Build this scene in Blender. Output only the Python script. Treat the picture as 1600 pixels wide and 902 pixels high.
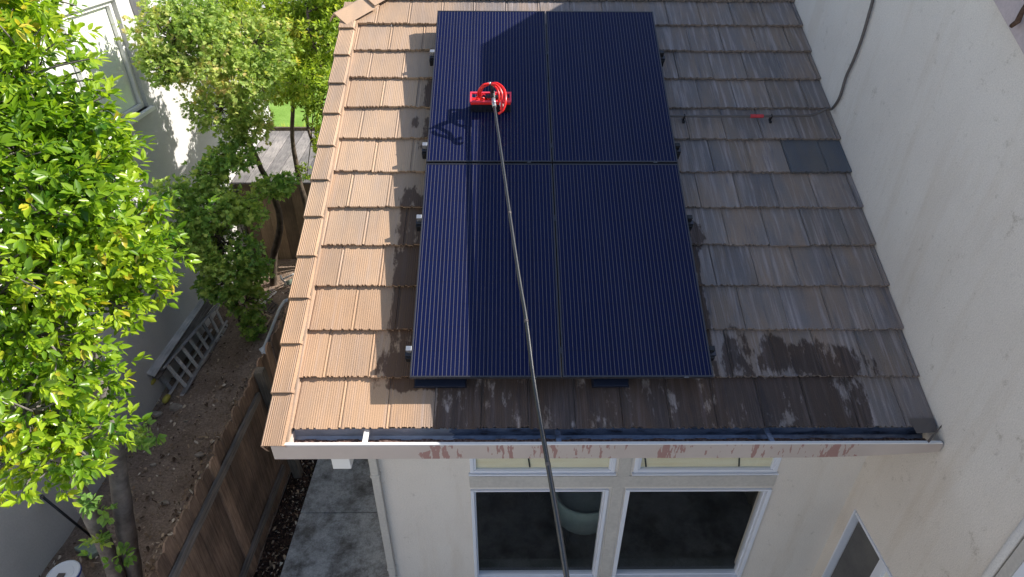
import bpy, math, random
import numpy as np
from mathutils import Vector, Matrix
random.seed(7); rng = np.random.default_rng(7)
for o in list(bpy.data.objects): bpy.data.objects.remove(o)
SC = bpy.context.scene
COL = SC.collection
PI = math.pi
G = 6.3                                   # height of the camera above the ground
# ------------------------------------------------------------------ camera
FPX = 970.07; PITCH = math.radians(33.567); YAW = math.radians(0.7208); ROLL = math.radians(0.3812); SL = math.radians(28.314)
def vec(*a): return np.array(a, float)
_F = vec(math.sin(YAW)*math.cos(PITCH), math.cos(YAW)*math.cos(PITCH), -math.sin(PITCH))
_R = vec(math.cos(YAW), -math.sin(YAW), 0); _U = np.cross(_R, _F)
CR = math.cos(ROLL)*_R + math.sin(ROLL)*_U; CU = -math.sin(ROLL)*_R + math.cos(ROLL)*_U; CF = _F
CAM = vec(0, 0, G)
cd = bpy.data.cameras.new('camera'); cam = bpy.data.objects.new('camera', cd); COL.objects.link(cam)
cd.sensor_width = 36; cd.lens = FPX/1600*36; cd.clip_end = 2000; cd.clip_start = .05
cam.matrix_world = Matrix(((CR[0], CU[0], -CF[0], 0), (CR[1], CU[1], -CF[1], 0), (CR[2], CU[2], -CF[2], G), (0, 0, 0, 1)))
SC.camera = cam
# ------------------------------------------------------------------ sky, sun, exposure
SUND = vec(-.795, -.119, -.595); SUND /= np.linalg.norm(SUND)      # the way the light travels
ELEV = math.asin(-SUND[2]); AZ = math.atan2(-SUND[0], -SUND[1])
w = bpy.data.worlds.new('World'); SC.world = w; w.use_nodes = True
nt = w.node_tree; bg = nt.nodes['Background']
sky = nt.nodes.new('ShaderNodeTexSky'); sky.sky_type = 'NISHITA'; sky.sun_disc = False
sky.sun_elevation = ELEV; sky.sun_rotation = AZ
nt.links.new(sky.outputs[0], bg.inputs[0]); bg.inputs[1].default_value = 0.105
sl = bpy.data.lights.new('sun', 'SUN'); sl.energy = 4.1; sl.angle = math.radians(.5); sl.color = (1, .94, .86)
so = bpy.data.objects.new('sun', sl); COL.objects.link(so); so.location = (20, 5, 20)
so.rotation_euler = Vector(SUND).to_track_quat('-Z', 'Y').to_euler()
SC.view_settings.view_transform = 'Standard'; SC.view_settings.look = 'None'
SC.view_settings.exposure = 1.06; SC.view_settings.gamma = 1
# ------------------------------------------------------------------ places
def ray(u, v):
    d = CR*(u-800) - CU*(v-451) + CF*FPX; return d/np.linalg.norm(d)
def on(u, v, ax, val):                    # the point of the plane axis=val (0 x, 1 y, 2 height) seen at u,v
    d = ray(u, v); return CAM + d*((val-CAM[ax])/d[ax])
SV = vec(0, math.cos(SL), math.sin(SL)); NV = vec(0, -math.sin(SL), math.cos(SL)); XV = vec(1, 0, 0)
RH = 4.15                                 # camera to tile plane
def rp(x, s, h=0): return CAM + XV*x + SV*s + NV*(h-RH)
XW = 2.945; YF = 3.43; XL = -1.11         # two-storey wall, front wall, left wall
# ------------------------------------------------------------------ materials
def mat(name, base, rough=.7, spec=.3, metal=0, build=None):
    m = bpy.data.materials.new(name); m.use_nodes = True
    p = m.node_tree.nodes['Principled BSDF']
    p.inputs['Base Color'].default_value = (*base, 1); p.inputs['Roughness'].default_value = rough
    p.inputs['Specular IOR Level'].default_value = spec; p.inputs['Metallic'].default_value = metal
    if build: build(NT(m.node_tree, p))
    return m
class NT:
    def __init__(s, t, p): s.t = t; s.p = p; s.n = t.nodes; s.l = t.links
    def new(s, k, **kw):
        n = s.n.new(k)
        for a, b in kw.items(): setattr(n, a, b)
        return n
    def lk(s, a, b): s.l.new(a, b)
    def coord(s, kind='Object', scale=(1, 1, 1)):
        c = s.new('ShaderNodeTexCoord'); m = s.new('ShaderNodeMapping'); m.inputs['Scale'].default_value = scale
        s.lk(c.outputs[kind], m.inputs[0]); return m.outputs[0]
    def noise(s, co, scale, det=4, rough=.6):
        n = s.new('ShaderNodeTexNoise'); n.inputs['Scale'].default_value = scale; n.inputs['Detail'].default_value = det
        n.inputs['Roughness'].default_value = rough; s.lk(co, n.inputs['Vector']); return n.outputs['Fac']
    def ramp(s, f, stops):
        r = s.new('ShaderNodeValToRGB'); e = r.color_ramp.elements
        while len(e) < len(stops): e.new(.5)
        for i, (p, c) in enumerate(stops):
            e[i].position = p; e[i].color = (*c, 1) if len(c) == 3 else c
        s.lk(f, r.inputs[0]); return r.outputs[0]
    def mix(s, f, a, b, mode='MIX'):
        m = s.new('ShaderNodeMix', data_type='RGBA', blend_type=mode)
        for i, x in ((0, f), (6, a), (7, b)):
            if isinstance(x, (int, float)): m.inputs[i].default_value = x
            elif isinstance(x, tuple): m.inputs[i].default_value = (*x, 1)
            else: s.lk(x, m.inputs[i])
        return m.outputs[2]
    def math(s, op, a, b=None, clamp=False):
        m = s.new('ShaderNodeMath', operation=op); m.use_clamp = clamp
        for i, x in enumerate((a, b)):
            if x is None: continue
            if isinstance(x, (int, float)): m.inputs[i].default_value = x
            else: s.lk(x, m.inputs[i])
        return m.outputs[0]
    def color(s, c): s.lk(c, s.p.inputs['Base Color'])
    def bump(s, h, st=.3, dist=.01):
        b = s.new('ShaderNodeBump'); b.inputs['Strength'].default_value = st; b.inputs['Distance'].default_value = dist
        s.lk(h, b.inputs['Height']); s.lk(b.outputs[0], s.p.inputs['Normal'])
    def sep(s, co):
        n = s.new('ShaderNodeSeparateXYZ'); s.lk(co, n.inputs[0]); return n.outputs
    def attr(s, name):
        n = s.new('ShaderNodeAttribute'); n.attribute_name = name; return n
W1 = (1, 1, 1); K0 = (0, 0, 0)
def speckle(c1, c2, scale=6, fine=60, b=.3, dist=.004, big=.5):
    def f(N):
        co = N.coord()
        a = N.ramp(N.noise(co, scale, 5), [(.3, c1), (.7, c2)])
        g = N.ramp(N.noise(co, fine, 3), [(.3, (.82, .82, .82)), (.7, (1.12, 1.12, 1.12))])
        N.color(N.mix(big, a, N.mix(1, a, g, 'MULTIPLY')))
        N.bump(N.noise(co, fine, 4), b, dist)
    return f
def stucco(N):
    co = N.coord()
    a = N.ramp(N.noise(co, 1.1, 6, .6), [(.3, (.67, .61, .545)), (.5, (.71, .65, .585)), (.7, (.74, .685, .62))])
    dab = N.ramp(N.noise(co, 7, 9, .8), [(.30, (.5, .46, .40)), (.41, W1)])
    pin = N.ramp(N.noise(co, 30, 7, .75), [(.27, (.4, .36, .32)), (.36, W1)])
    c = N.mix(.7, a, N.mix(1, a, dab, 'MULTIPLY')); c = N.mix(.8, c, N.mix(1, c, pin, 'MULTIPLY'))
    N.color(c)
    h = N.math('ADD', N.noise(co, 26, 6, .7), N.math('MULTIPLY', N.noise(co, 90, 3), .5))
    g = N.ramp(N.noise(co, 110, 3, .7), [(.3, (.86, .86, .86)), (.7, (1.08, 1.08, 1.08))]); c = N.mix(1, c, g, 'MULTIPLY')
    run = N.ramp(N.noise(N.coord('Object', (1, 1, .12)), 5, 5, .65), [(.52, W1), (.72, (.88, .84, .79))]); c = N.mix(.6, c, N.mix(1, c, run, 'MULTIPLY')); N.color(c)
    N.bump(h, .5, .008)
def tile(N):
    uv = N.coord('UV')
    su = N.sep(uv)
    at = N.attr('tone'); tv = N.sep(at.outputs['Color'])      # x: tile tint, y: wet, z: weathering; y and z also hold painted shade
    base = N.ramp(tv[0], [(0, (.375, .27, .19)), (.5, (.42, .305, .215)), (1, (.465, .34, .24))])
    grey = N.ramp(tv[0], [(0, (.12, .125, .135)), (.12, (.12, .125, .135)), (.2, (.20, .172, .155)), (.6, (.228, .193, .172)), (1, (.255, .213, .188))])  # greyer tile colour, with the tall house's shade painted in
    warm = N.sep(N.ramp(N.math('ADD', N.math('MULTIPLY', su[1], .25), N.math('MULTIPLY', N.noise(uv, 1.7, 4), .5)), [(.75, W1), (1.15 if False else 1, K0)]))[0]
    base = N.mix(N.math('MULTIPLY', warm, .8), base, N.mix(1, base, (.97, .86, .76), 'MULTIPLY'))
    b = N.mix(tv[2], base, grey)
    st = N.coord('UV', (1, .05, 1))
    s1 = N.noise(st, 26, 5, .62); s2 = N.noise(N.coord('UV', (1, .10, 1)), 12, 6, .68)
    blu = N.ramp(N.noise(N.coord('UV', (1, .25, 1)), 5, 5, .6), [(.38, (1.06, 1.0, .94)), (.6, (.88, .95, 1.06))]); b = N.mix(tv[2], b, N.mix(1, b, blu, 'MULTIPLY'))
    plain = N.math('GREATER_THAN', tv[0], .1)
    big = N.ramp(N.noise(N.coord('UV', (1, .5, 1)), 2.6, 4, .6), [(.35, (.86, .86, .88)), (.6, (1.08, 1.02, .95))]); b = N.mix(1, b, big, 'MULTIPLY')
    pale = N.ramp(s1, [(.50, K0), (.72, W1)]); dark = N.ramp(s2, [(.30, W1), (.45, K0)])
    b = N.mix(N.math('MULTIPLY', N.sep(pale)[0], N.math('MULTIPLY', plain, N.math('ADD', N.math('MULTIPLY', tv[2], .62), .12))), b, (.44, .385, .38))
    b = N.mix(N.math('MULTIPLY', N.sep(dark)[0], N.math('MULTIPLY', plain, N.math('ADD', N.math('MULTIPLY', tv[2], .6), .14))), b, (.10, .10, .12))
    fine = N.ramp(N.noise(uv, 170, 3, .7), [(.25, (.72, .70, .68)), (.6, (1.12, 1.12, 1.12))])
    b = N.mix(1, b, fine, 'MULTIPLY')
    pit = N.ramp(N.noise(uv, 60, 2), [(.22, (.3, .25, .22)), (.27, W1)]); b = N.mix(1, b, pit, 'MULTIPLY')
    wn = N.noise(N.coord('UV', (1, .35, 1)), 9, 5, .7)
    wet_shade = N.sep(N.ramp(N.math('ADD', tv[1], N.math('MULTIPLY', N.math('SUBTRACT', wn, .5), 2.0)), [(.47, K0), (.62, W1)]))[0]
    b = N.mix(N.math('MULTIPLY', wet_shade, .85), b, N.mix(1, b, (.20, .15, .13), 'MULTIPLY'))
    N.color(b)
    N.lk(N.math('SUBTRACT', .85, N.math('MULTIPLY', wet_shade, .35)), N.p.inputs['Roughness'])
    N.bump(N.noise(uv, 120, 4), .35, .003)
def wood(c1, c2, along='Y', sc=1):
    k = {'X': (.06, 1, 1), 'Y': (1, .06, 1), 'Z': (1, 1, .06)}[along]
    def f(N):
        g = N.noise(N.coord('Object', k), 55*sc, 5, .65)
        big = N.noise(N.coord(), 1.9, 4)
        a = N.ramp(g, [(.3, c1), (.7, c2)]); a = N.mix(1, a, N.ramp(big, [(.3, (.6, .6, .6)), (.7, (1.25, 1.2, 1.15))]), 'MULTIPLY')
        at = N.attr('tone'); tv = N.sep(at.outputs['Color'])[0]
        N.color(N.mix(1, a, N.ramp(tv, [(0, (.6, .6, .62)), (1, (1.3, 1.25, 1.2))]), 'MULTIPLY')); N.bump(g, .5, .006)
    return f
def cells(N):
    uv = N.coord('UV'); s = N.sep(uv)
    fr = N.math('FRACT', N.math('MULTIPLY', s[0], 36)); d = N.math('ABSOLUTE', N.math('SUBTRACT', fr, .5))
    bus = N.math('LESS_THAN', d, .066)
    fc = N.math('FRACT', N.math('MULTIPLY', s[0], 6)); cx = N.math('LESS_THAN', N.math('ABSOLUTE', N.math('SUBTRACT', fc, .5)), .489)
    fy = N.math('FRACT', N.math('MULTIPLY', s[1], 10)); cy = N.math('LESS_THAN', N.math('ABSOLUTE', N.math('SUBTRACT', fy, .5)), .492)
    incell = N.math('MULTIPLY', cx, cy)
    n = N.noise(N.coord('UV', (36, 60, 1)), 3, 4, .8)
    base = N.ramp(n, [(.3, (.0010, .0048, .029)), (.7, (.0050, .0080, .052))])
    c = N.mix(incell, (.004, .005, .02), base)
    dash = N.math('ADD', .42, N.math('MULTIPLY', N.noise(N.coord('UV', (36, 110, 1)), 2.2, 2), .75))
    c = N.mix(N.math('MULTIPLY', bus, dash, True), c, (.125, .118, .122))
    film = N.ramp(N.noise(N.coord('UV', (1, .35, 1)), 3.2, 6, .65), [(.45, K0), (.8, W1)]); c = N.mix(N.math('MULTIPLY', N.sep(film)[0], .035), c, (.16, .17, .20))
    dirt = N.ramp(N.noise(uv, 160, 2), [(.74, K0), (.80, W1)])
    c = N.mix(N.math('MULTIPLY', N.sep(dirt)[0], .35), c, (.35, .35, .35)); N.color(c)
    N.p.inputs['Coat Weight'].default_value = .16; N.p.inputs['Coat Roughness'].default_value = .04; N.p.inputs['Coat IOR'].default_value = 1.35
def leafmat(name, stops, rough=.4, trans=.38, spec=.5):
    m = mat(name, (.1, .2, .03), rough, spec)
    N = NT(m.node_tree, m.node_tree.nodes['Principled BSDF'])
    at = N.attr('tone'); c = N.ramp(N.sep(at.outputs['Color'])[0], stops); N.color(c)
    tr = N.new('ShaderNodeBsdfTranslucent'); N.lk(N.mix(1, c, (1.3, 1.35, .55), 'MULTIPLY'), tr.inputs[0])
    mx = N.new('ShaderNodeMixShader'); mx.inputs[0].default_value = trans
    out = N.n['Material Output']; N.lk(N.p.outputs[0], mx.inputs[1]); N.lk(tr.outputs[0], mx.inputs[2]); N.lk(mx.outputs[0], out.inputs[0])
    return m
def glassmat(name, tint=(.97, .98, .97), f=.12):
    m = bpy.data.materials.new(name); m.use_nodes = True; t = m.node_tree; N = NT(t, None)
    t.nodes.remove(t.nodes['Principled BSDF'])
    tr = N.new('ShaderNodeBsdfTransparent'); tr.inputs[0].default_value = (*tint, 1)
    gl = N.new('ShaderNodeBsdfGlossy'); gl.inputs['Roughness'].default_value = .01; gl.inputs[0].default_value = (.9, .95, 1, 1)
    lw = N.new('ShaderNodeLayerWeight'); lw.inputs[0].default_value = .5
    mx = N.new('ShaderNodeMixShader'); N.lk(N.math('ADD', .03, N.math('MULTIPLY', N.math('POWER', lw.outputs['Facing'], 5), .9)), mx.inputs[0]); N.lk(tr.outputs[0], mx.inputs[1]); N.lk(gl.outputs[0], mx.inputs[2])
    N.lk(mx.outputs[0], t.nodes['Material Output'].inputs[0]); return m
def fascia(N):
    co = N.coord(); s = N.sep(co)
    b = N.ramp(N.noise(co, 3, 4), [(.3, (.46, .385, .34)), (.7, (.52, .44, .39))])
    st = N.noise(N.coord('Object', (1, 1, .22)), 30, 3, .6)
    patch = N.noise(N.coord('Object', (1, .01, .01)), 2.6, 3, .6)
    v = N.math('ADD', N.math('MULTIPLY', st, .75), N.math('MULTIPLY', patch, .65))
    lim = N.math('MULTIPLY', N.math('GREATER_THAN', N.math('ADD', s[0], N.math('MULTIPLY', N.noise(co, 6, 2), .5)), .84), N.math('LESS_THAN', s[0], 3.5))
    p = N.math('MULTIPLY', N.sep(N.ramp(v, [(.745, K0), (.755, W1)]))[0], lim)
    N.color(N.mix(p, b, (.33, .19, .165)))
M = {}
M['stucco'] = mat('stucco', (.45, .42, .38), .9, .15, build=stucco)
M['trim'] = mat('smooth_trim', (.50, .47, .43), .8, .2, build=speckle((.47, .44, .405), (.53, .50, .455), 4, 40, .12))
M['fascia'] = mat('fascia_paint', (.5, .45, .4), .55, .3, build=fascia)
M['pink'] = mat('pink_stucco', (.46, .38, .38), .85, .2, build=speckle((.44, .37, .37), (.50, .42, .42), 3, 50, .2))
M['tile'] = mat('concrete_tile', (.4, .3, .2), .85, .2, build=tile)
M['cells'] = mat('solar_cells', (.01, .02, .08), .5, .1, build=cells)
M['blackalu'] = mat('black_aluminium', (.055, .055, .065), .33, .6, .5)
M['alu'] = mat('silver_aluminium', (.5, .5, .5), .4, .5, .8)
M['navy'] = mat('dark_blue_flashing', (.004, .007, .02), .5, .4)
M['black'] = mat('black_plastic', (.015, .015, .017), .45, .4)
M['white'] = mat('white_paint', (.74, .72, .69), .5, .35)
M['vinyl'] = mat('white_vinyl', (.70, .72, .78), .35, .4)
def gut(N):
    co = N.coord(); z = N.sep(co)[1]
    n = N.noise(N.coord('Object', (.35, 1, 1)), 14, 6, .7)
    wetg = N.ramp(n, [(.36, (.03, .035, .05)), (.46, (.09, .12, .19)), (.7, (.19, .23, .31))])
    dryg = N.ramp(n, [(.3, (.24, .25, .29)), (.7, (.42, .44, .49))])
    e = N.math('ADD', N.sep(co)[0], N.math('MULTIPLY', n, .5)); N.color(N.mix(N.sep(N.ramp(e, [(0, K0), (1, W1)]))[0] if False else N.math('GREATER_THAN', e, .98), dryg, wetg))
M['gutter_in'] = mat('gutter_inside', (.1, .14, .2), .28, .6, .2, build=gut)
def sludge(N):
    co = N.coord(); n = N.noise(co, 50, 5, .7)
    N.color(N.ramp(n, [(.35, (.03, .02, .018)), (.52, (.16, .09, .07)), (.62, (.26, .20, .18)), (.75, (.36, .34, .34))])); N.bump(n, .6, .01)
M['sludge'] = mat('gutter_dirt', (.1, .06, .04), .7, .3, build=sludge)
M['glass'] = glassmat('window_glass')
M['cream'] = mat('reflection_cream', (.80, .70, .45), .8, .2, build=lambda N: N.color(N.ramp(N.noise(N.coord('Object', (.5, 1, 6)), 3, 3), [(.35, (.76, .66, .46)), (.65, (.82, .75, .58))])))  # colour of the bright transom reflection
M['paleshade'] = mat('pale_blind', (.78, .77, .72), .8, .2)
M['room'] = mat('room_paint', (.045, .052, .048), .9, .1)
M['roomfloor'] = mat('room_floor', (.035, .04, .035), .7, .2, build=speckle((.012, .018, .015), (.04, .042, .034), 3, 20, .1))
M['upholstery'] = mat('grey_green_fabric', (.35, .42, .40), .85, .2, build=speckle((.19, .25, .235), (.25, .31, .29), 5, 60, .2))
M['screen'] = mat('insect_screen', (.09, .09, .10), .8, .2, build=speckle((.08, .08, .085), (.14, .135, .13), 2, 90, .2))
M['conduit'] = mat('grey_conduit', (.105, .09, .085), .5, .4)
M['sticker'] = mat('red_sticker', (.50, .05, .06), .5, .3)
M['red'] = mat('red_plastic', (.85, .02, .015), .3, .5)
M['pinkred'] = mat('pinkish_red_frame', (.80, .06, .10), .3, .5)
M['bristle'] = mat('black_bristle', (.02, .02, .03), .9, .1)
def carbon(N):
    N.p.inputs['Coat Weight'].default_value = .7; N.p.inputs['Coat Roughness'].default_value = .15
    N.color(N.ramp(N.noise(N.coord('Object', (1, 1, 1)), 180, 2), [(.3, (.018, .019, .02)), (.7, (.055, .058, .06))]))
M['carbon'] = mat('carbon_pole', (.05, .05, .05), .38, .5, .4, build=carbon)
M['fence'] = mat('fence_wood', (.15, .1, .07), .9, .1, build=wood((.12, .08, .06), (.28, .20, .15), 'Z'))
M['rail'] = mat('grey_rail_wood', (.15, .14, .13), .9, .1, build=wood((.09, .08, .075), (.22, .20, .185), 'Y'))
M['post'] = mat('grey_post_wood', (.15, .14, .13), .9, .1, build=wood((.07, .062, .055), (.18, .16, .14), 'Z'))
M['plank'] = mat('grey_plank', (.3, .3, .3), .85, .1, build=wood((.13, .13, .14), (.27, .27, .28), 'Y'))
M['shedwall'] = mat('shed_boards', (.22, .17, .12), .9, .1, build=wood((.15, .115, .08), (.27, .215, .15), 'Z'))
M['laddergrey'] = mat('ladder_grey', (.24, .24, .25), .7, .3, build=wood((.30, .30, .31), (.58, .57, .57), 'Y'))
M['yellow'] = mat('yellow_rubber', (.42, .36, .07), .7, .3)
M['tan'] = mat('tan_wood', (.45, .34, .22), .8, .2)
M['bark'] = mat('pale_bark', (.22, .19, .16), .9, .1, build=speckle((.10, .09, .085), (.24, .215, .20), 7, 45, .6, .01))
M['darkbark'] = mat('dark_bark', (.09, .07, .055), .9, .1, build=speckle((.05, .04, .03), (.14, .11, .085), 9, 50, .6, .01))
def dirtf(N):
    co = N.coord(); n = N.noise(co, 2.2, 8, .7); f = N.noise(co, 38, 6, .75)
    a = N.ramp(n, [(.3, (.20, .15, .115)), (.55, (.30, .235, .185)), (.75, (.42, .345, .28))])
    a = N.mix(1, a, N.ramp(f, [(.3, (.5, .48, .46)), (.6, (1.15, 1.1, 1.1)), (.75, (1.9, 1.8, 1.6))]), 'MULTIPLY')
    N.color(a); N.bump(N.math('ADD', f, n), .9, .03)
M['dirt'] = mat('dirt', (.14, .1, .08), .95, .1, build=dirtf)
def mulchf(N):
    co = N.coord(); v = N.new('ShaderNodeTexVoronoi'); v.inputs['Scale'].default_value = 45; N.lk(co, v.inputs['Vector'])
    s = N.sep(v.outputs['Color'])[0]
    N.color(N.ramp(s, [(0, (.018, .012, .01)), (.6, (.05, .03, .022)), (.93, (.10, .055, .04)), (1, (.3, .24, .2))])); N.bump(v.outputs['Distance'], 1, .03)
M['mulch'] = mat('mulch', (.04, .03, .02), .9, .15, build=mulchf)
def concf(N):
    co = N.coord(); n = N.noise(co, 2.6, 8, .72); m = N.noise(co, 8, 8, .75)
    a = N.ramp(m, [(.36, (.32, .30, .28)), (.50, (.50, .48, .46)), (.7, (.60, .575, .55))])
    d = N.ramp(n, [(.38, (.42, .40, .38)), (.56, W1)]); a = N.mix(1, a, d, 'MULTIPLY')
    N.color(N.mix(1, a, N.ramp(N.noise(co, 60, 3), [(.3, (.75, .75, .75)), (.7, (1.15, 1.15, 1.15))]), 'MULTIPLY')); N.bump(m, .3, .01)
M['concrete'] = mat('stained_concrete', (.25, .24, .23), .85, .2, build=concf)
M['paving'] = mat('pale_paving', (.42, .40, .38), .85, .2, build=speckle((.36, .345, .33), (.48, .46, .44), 3, 30, .2))
M['lawn'] = mat('lawn_ground', (.17, .30, .05), .9, .1, build=speckle((.15, .27, .04), (.24, .38, .08), 2, 60, .8, .02))
M['neigh'] = mat('neighbour_stucco', (.44, .43, .41), .9, .15, build=speckle((.46, .455, .44), (.53, .52, .50), 2, 50, .3))
M['bucketw'] = mat('bucket_white', (.72, .74, .78), .45, .4)
M['blue'] = mat('blue_plastic', (.05, .10, .42), .4, .4)
M['stone'] = mat('green_grey_stone', (.22, .28, .22), .9, .1, build=speckle((.16, .21, .17), (.32, .37, .30), 12, 60, .4))
M['rock'] = mat('rock', (.28, .24, .2), .9, .1, build=speckle((.20, .165, .135), (.38, .33, .28), 10, 50, .5))
M['litter'] = mat('dry_leaf', (.3, .2, .1), .9, .1, build=lambda N: N.color(N.ramp(N.sep(N.attr('tone').outputs['Color'])[0], [(0, (.06, .04, .03)), (.45, (.24, .165, .11)), (.8, (.46, .35, .25)), (1, (.68, .60, .50))])))
M['twig'] = mat('brown_twig', (.09, .05, .035), .95, .1, build=speckle((.05, .03, .02), (.16, .10, .075), 30, 90, .8, .01))
LEAF_A = leafmat('glossy_leaf', [(0, (.05, .14, .012)), (.4, (.19, .33, .02)), (.75, (.34, .47, .03)), (.95, (.44, .54, .035)), (1, (.55, .46, .05))], .30, .45, .6)
LEAF_B = leafmat('maple_leaf', [(0, (.17, .28, .06)), (.5, (.34, .46, .11)), (.82, (.50, .54, .17)), (1, (.58, .46, .20))], .55, .4, .3)
LEAF_C = leafmat('lime_leaf', [(0, (.14, .22, .03)), (.5, (.30, .42, .05)), (.9, (.48, .55, .07)), (1, (.58, .52, .08))], .5, .42, .3)
LEAF_D = leafmat('shade_leaf', [(0, (.09, .19, .045)), (.6, (.22, .38, .08)), (1, (.42, .52, .12))], .5, .35, .3)
# ------------------------------------------------------------------ mesh builder and naming
class MB:
    def __init__(s): s.v = []; s.f = []; s.uv = []; s.t = []; s.tone = (.5, 0, 0)
    def pt(s, p, uv=None):
        s.v.append(tuple(p)); s.uv.append(uv if uv else (p[0], p[1])); s.t.append(s.tone); return len(s.v)-1
    def face(s, *pts): s.f.append([s.pt(p) for p in pts])
    def hexa(s, p):                        # p: 8 points, bottom 4 ccw then top 4
        i = [s.pt(q) for q in p]
        for a in ((3, 2, 1, 0), (4, 5, 6, 7), (0, 1, 5, 4), (1, 2, 6, 5), (2, 3, 7, 6), (3, 0, 4, 7)): s.f.append([i[k] for k in a])
        return s
    def box(s, x0, x1, y0, y1, z0, z1):
        return s.hexa([(x0, y0, z0), (x1, y0, z0), (x1, y1, z0), (x0, y1, z0), (x0, y0, z1), (x1, y0, z1), (x1, y1, z1), (x0, y1, z1)])
    def rbox(s, x0, x1, s0, s1, h0, h1):   # a box in roof coordinates
        return s.hexa([rp(x0, s0, h0), rp(x1, s0, h0), rp(x1, s1, h0), rp(x0, s1, h0), rp(x0, s0, h1), rp(x1, s0, h1), rp(x1, s1, h1), rp(x0, s1, h1)])
    def bar(s, p, q, w, h, up=(0, 0, 1)):
        p = vec(*p); q = vec(*q); d = (q-p)/np.linalg.norm(q-p); a = np.cross(d, vec(*up)); a /= np.linalg.norm(a); b = np.cross(a, d)
        a = a*w/2; b = b*h/2
        return s.hexa([p-a-b, p+a-b, q+a-b, q-a-b, p-a+b, p+a+b, q+a+b, q-a+b])
    def tube(s, pts, rad, n=8, cap=True):
        pts = [vec(*p) for p in pts]; m = len(pts)
        if not hasattr(rad, '__len__'): rad = [rad]*m
        rings = []; a = None
        for i, p in enumerate(pts):
            d = pts[min(i+1, m-1)]-pts[max(i-1, 0)]; d = d/(np.linalg.norm(d)+1e-9)
            if a is None:
                a = np.cross(d, vec(0, 0, 1)); 
                if np.linalg.norm(a) < .1: a = np.cross(d, vec(0, 1, 0))
            a = a-d*(a@d); a /= np.linalg.norm(a); b = np.cross(d, a)
            rings.append([s.pt(p+rad[i]*(math.cos(2*PI*k/n)*a+math.sin(2*PI*k/n)*b), (k/n, i)) for k in range(n)])
        for i in range(m-1):
            for k in range(n): s.f.append([rings[i][k], rings[i][(k+1) % n], rings[i+1][(k+1) % n], rings[i+1][k]])
        if cap: s.f.append(rings[0][::-1]); s.f.append(rings[-1])
        return s
    def lathe(s, c, prof, n=24):
        rings = [[s.pt((c[0]+r*math.cos(2*PI*k/n), c[1]+r*math.sin(2*PI*k/n), c[2]+z)) for k in range(n)] for r, z in prof]
        for i in range(len(prof)-1):
            for k in range(n): s.f.append([rings[i][k], rings[i][(k+1) % n], rings[i+1][(k+1) % n], rings[i+1][k]])
        s.f.append(rings[0][::-1]); s.f.append(rings[-1]); return s
    def prism_x(s, poly, x0, x1):          # poly in (y, z), extruded along x
        a = [s.pt((x0, y, z)) for y, z in poly]; b = [s.pt((x1, y, z)) for y, z in poly]; n = len(poly)
        s.f.append(a[::-1]); s.f.append(b)
        for i in range(n): s.f.append([a[i], a[(i+1) % n], b[(i+1) % n], b[i]])
        return s
    def build(s, name, m, parent=None, bevel=0, smooth=False, local=False):
        off = vec(0, 0, 0); q = parent
        while q is not None and not local: off = off+np.array(q.location); q = q.parent
        me = bpy.data.meshes.new(name)
        me.from_pydata([tuple(vec(*p)-off) for p in s.v], [], s.f)
        uvl = me.uv_layers.new(name='UVMap'); li = np.zeros(len(me.loops), np.int32); me.loops.foreach_get('vertex_index', li)
        uvl.data.foreach_set('uv', np.array(s.uv, np.float32)[li].ravel())
        ca = me.color_attributes.new('tone', 'FLOAT_COLOR', 'POINT')
        ca.data.foreach_set('color', np.hstack([np.array(s.t, np.float32), np.ones((len(s.t), 1), np.float32)]).ravel())
        me.materials.append(m); o = bpy.data.objects.new(name, me); COL.objects.link(o)
        import bmesh
        bm = bmesh.new(); bm.from_mesh(me); bmesh.ops.recalc_face_normals(bm, faces=bm.faces); bm.to_mesh(me); bm.free()
        if parent is not None: o.parent = parent
        if smooth:
            for p in me.polygons: p.use_smooth = True
        if bevel:
            b = o.modifiers.new('bevel', 'BEVEL'); b.width = bevel; b.segments = 2; b.limit_method = 'ANGLE'
        return o
def tag(o, label=None, cat=None, group=None, kind=None):
    for k, v in (('label', label), ('category', cat), ('group', group), ('kind', kind)):
        if v: o[k] = v
    return o
def thing(name, loc, label, cat, group=None, rot=None):
    o = bpy.data.objects.new(name, None); COL.objects.link(o); o.location = tuple(loc); o.empty_display_size = .2
    if rot: o.rotation_euler = rot
    return tag(o, label, cat, group)
def copy_tree(o, parent=None):
    c = o.copy(); COL.objects.link(c); c.parent = parent
    for ch in [k for k in bpy.data.objects if k.parent == o]: copy_tree(ch, c)
    return c
# ================================================================== ground
m = MB(); m.face((-60, -40, -.02), (60, -40, -.02), (60, 300, -.02), (-60, 300, -.02)); tag(m.build('ground', M['paving']), kind='structure')
# the bare yard between the two houses, gently uneven
m = MB(); nx, ny = 44, 90
idx = {}
for i in range(nx+1):
    for j in range(ny+1):
        x = -5.2+i*(-2.70+5.2)/nx; y = .6+j*(10.9-.6)/ny
        z = .02+.03*math.sin(3*x+1.3*y)*math.sin(2.1*y)+.018*math.sin(11*x+2)*math.sin(9*y)+random.uniform(0, .012)
        idx[i, j] = m.pt((x, y, max(z, -.01)))
for i in range(nx):
    for j in range(ny): m.f.append([idx[i, j], idx[i+1, j], idx[i+1, j+1], idx[i, j+1]])
tag(m.build('dirt_yard', M['dirt'], smooth=True), kind='structure')
m = MB(); idx = {}
for i in range(13):
    for j in range(91):
        idx[i, j] = m.pt((-2.70+i*.3/12, .6+j*.12, .03+random.uniform(-.012, .02)))
for i in range(12):
    for j in range(90): m.f.append([idx[i, j], idx[i+1, j], idx[i+1, j+1], idx[i, j+1]])
tag(m.build('mulch_bed', M['mulch'], smooth=True), kind='structure')
m = MB(); y = 4.64-5*1.31
while y < 10:
    m.box(-2.41, XL+.02, y+.006, y+1.304, -.1, .06); y += 1.31
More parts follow.
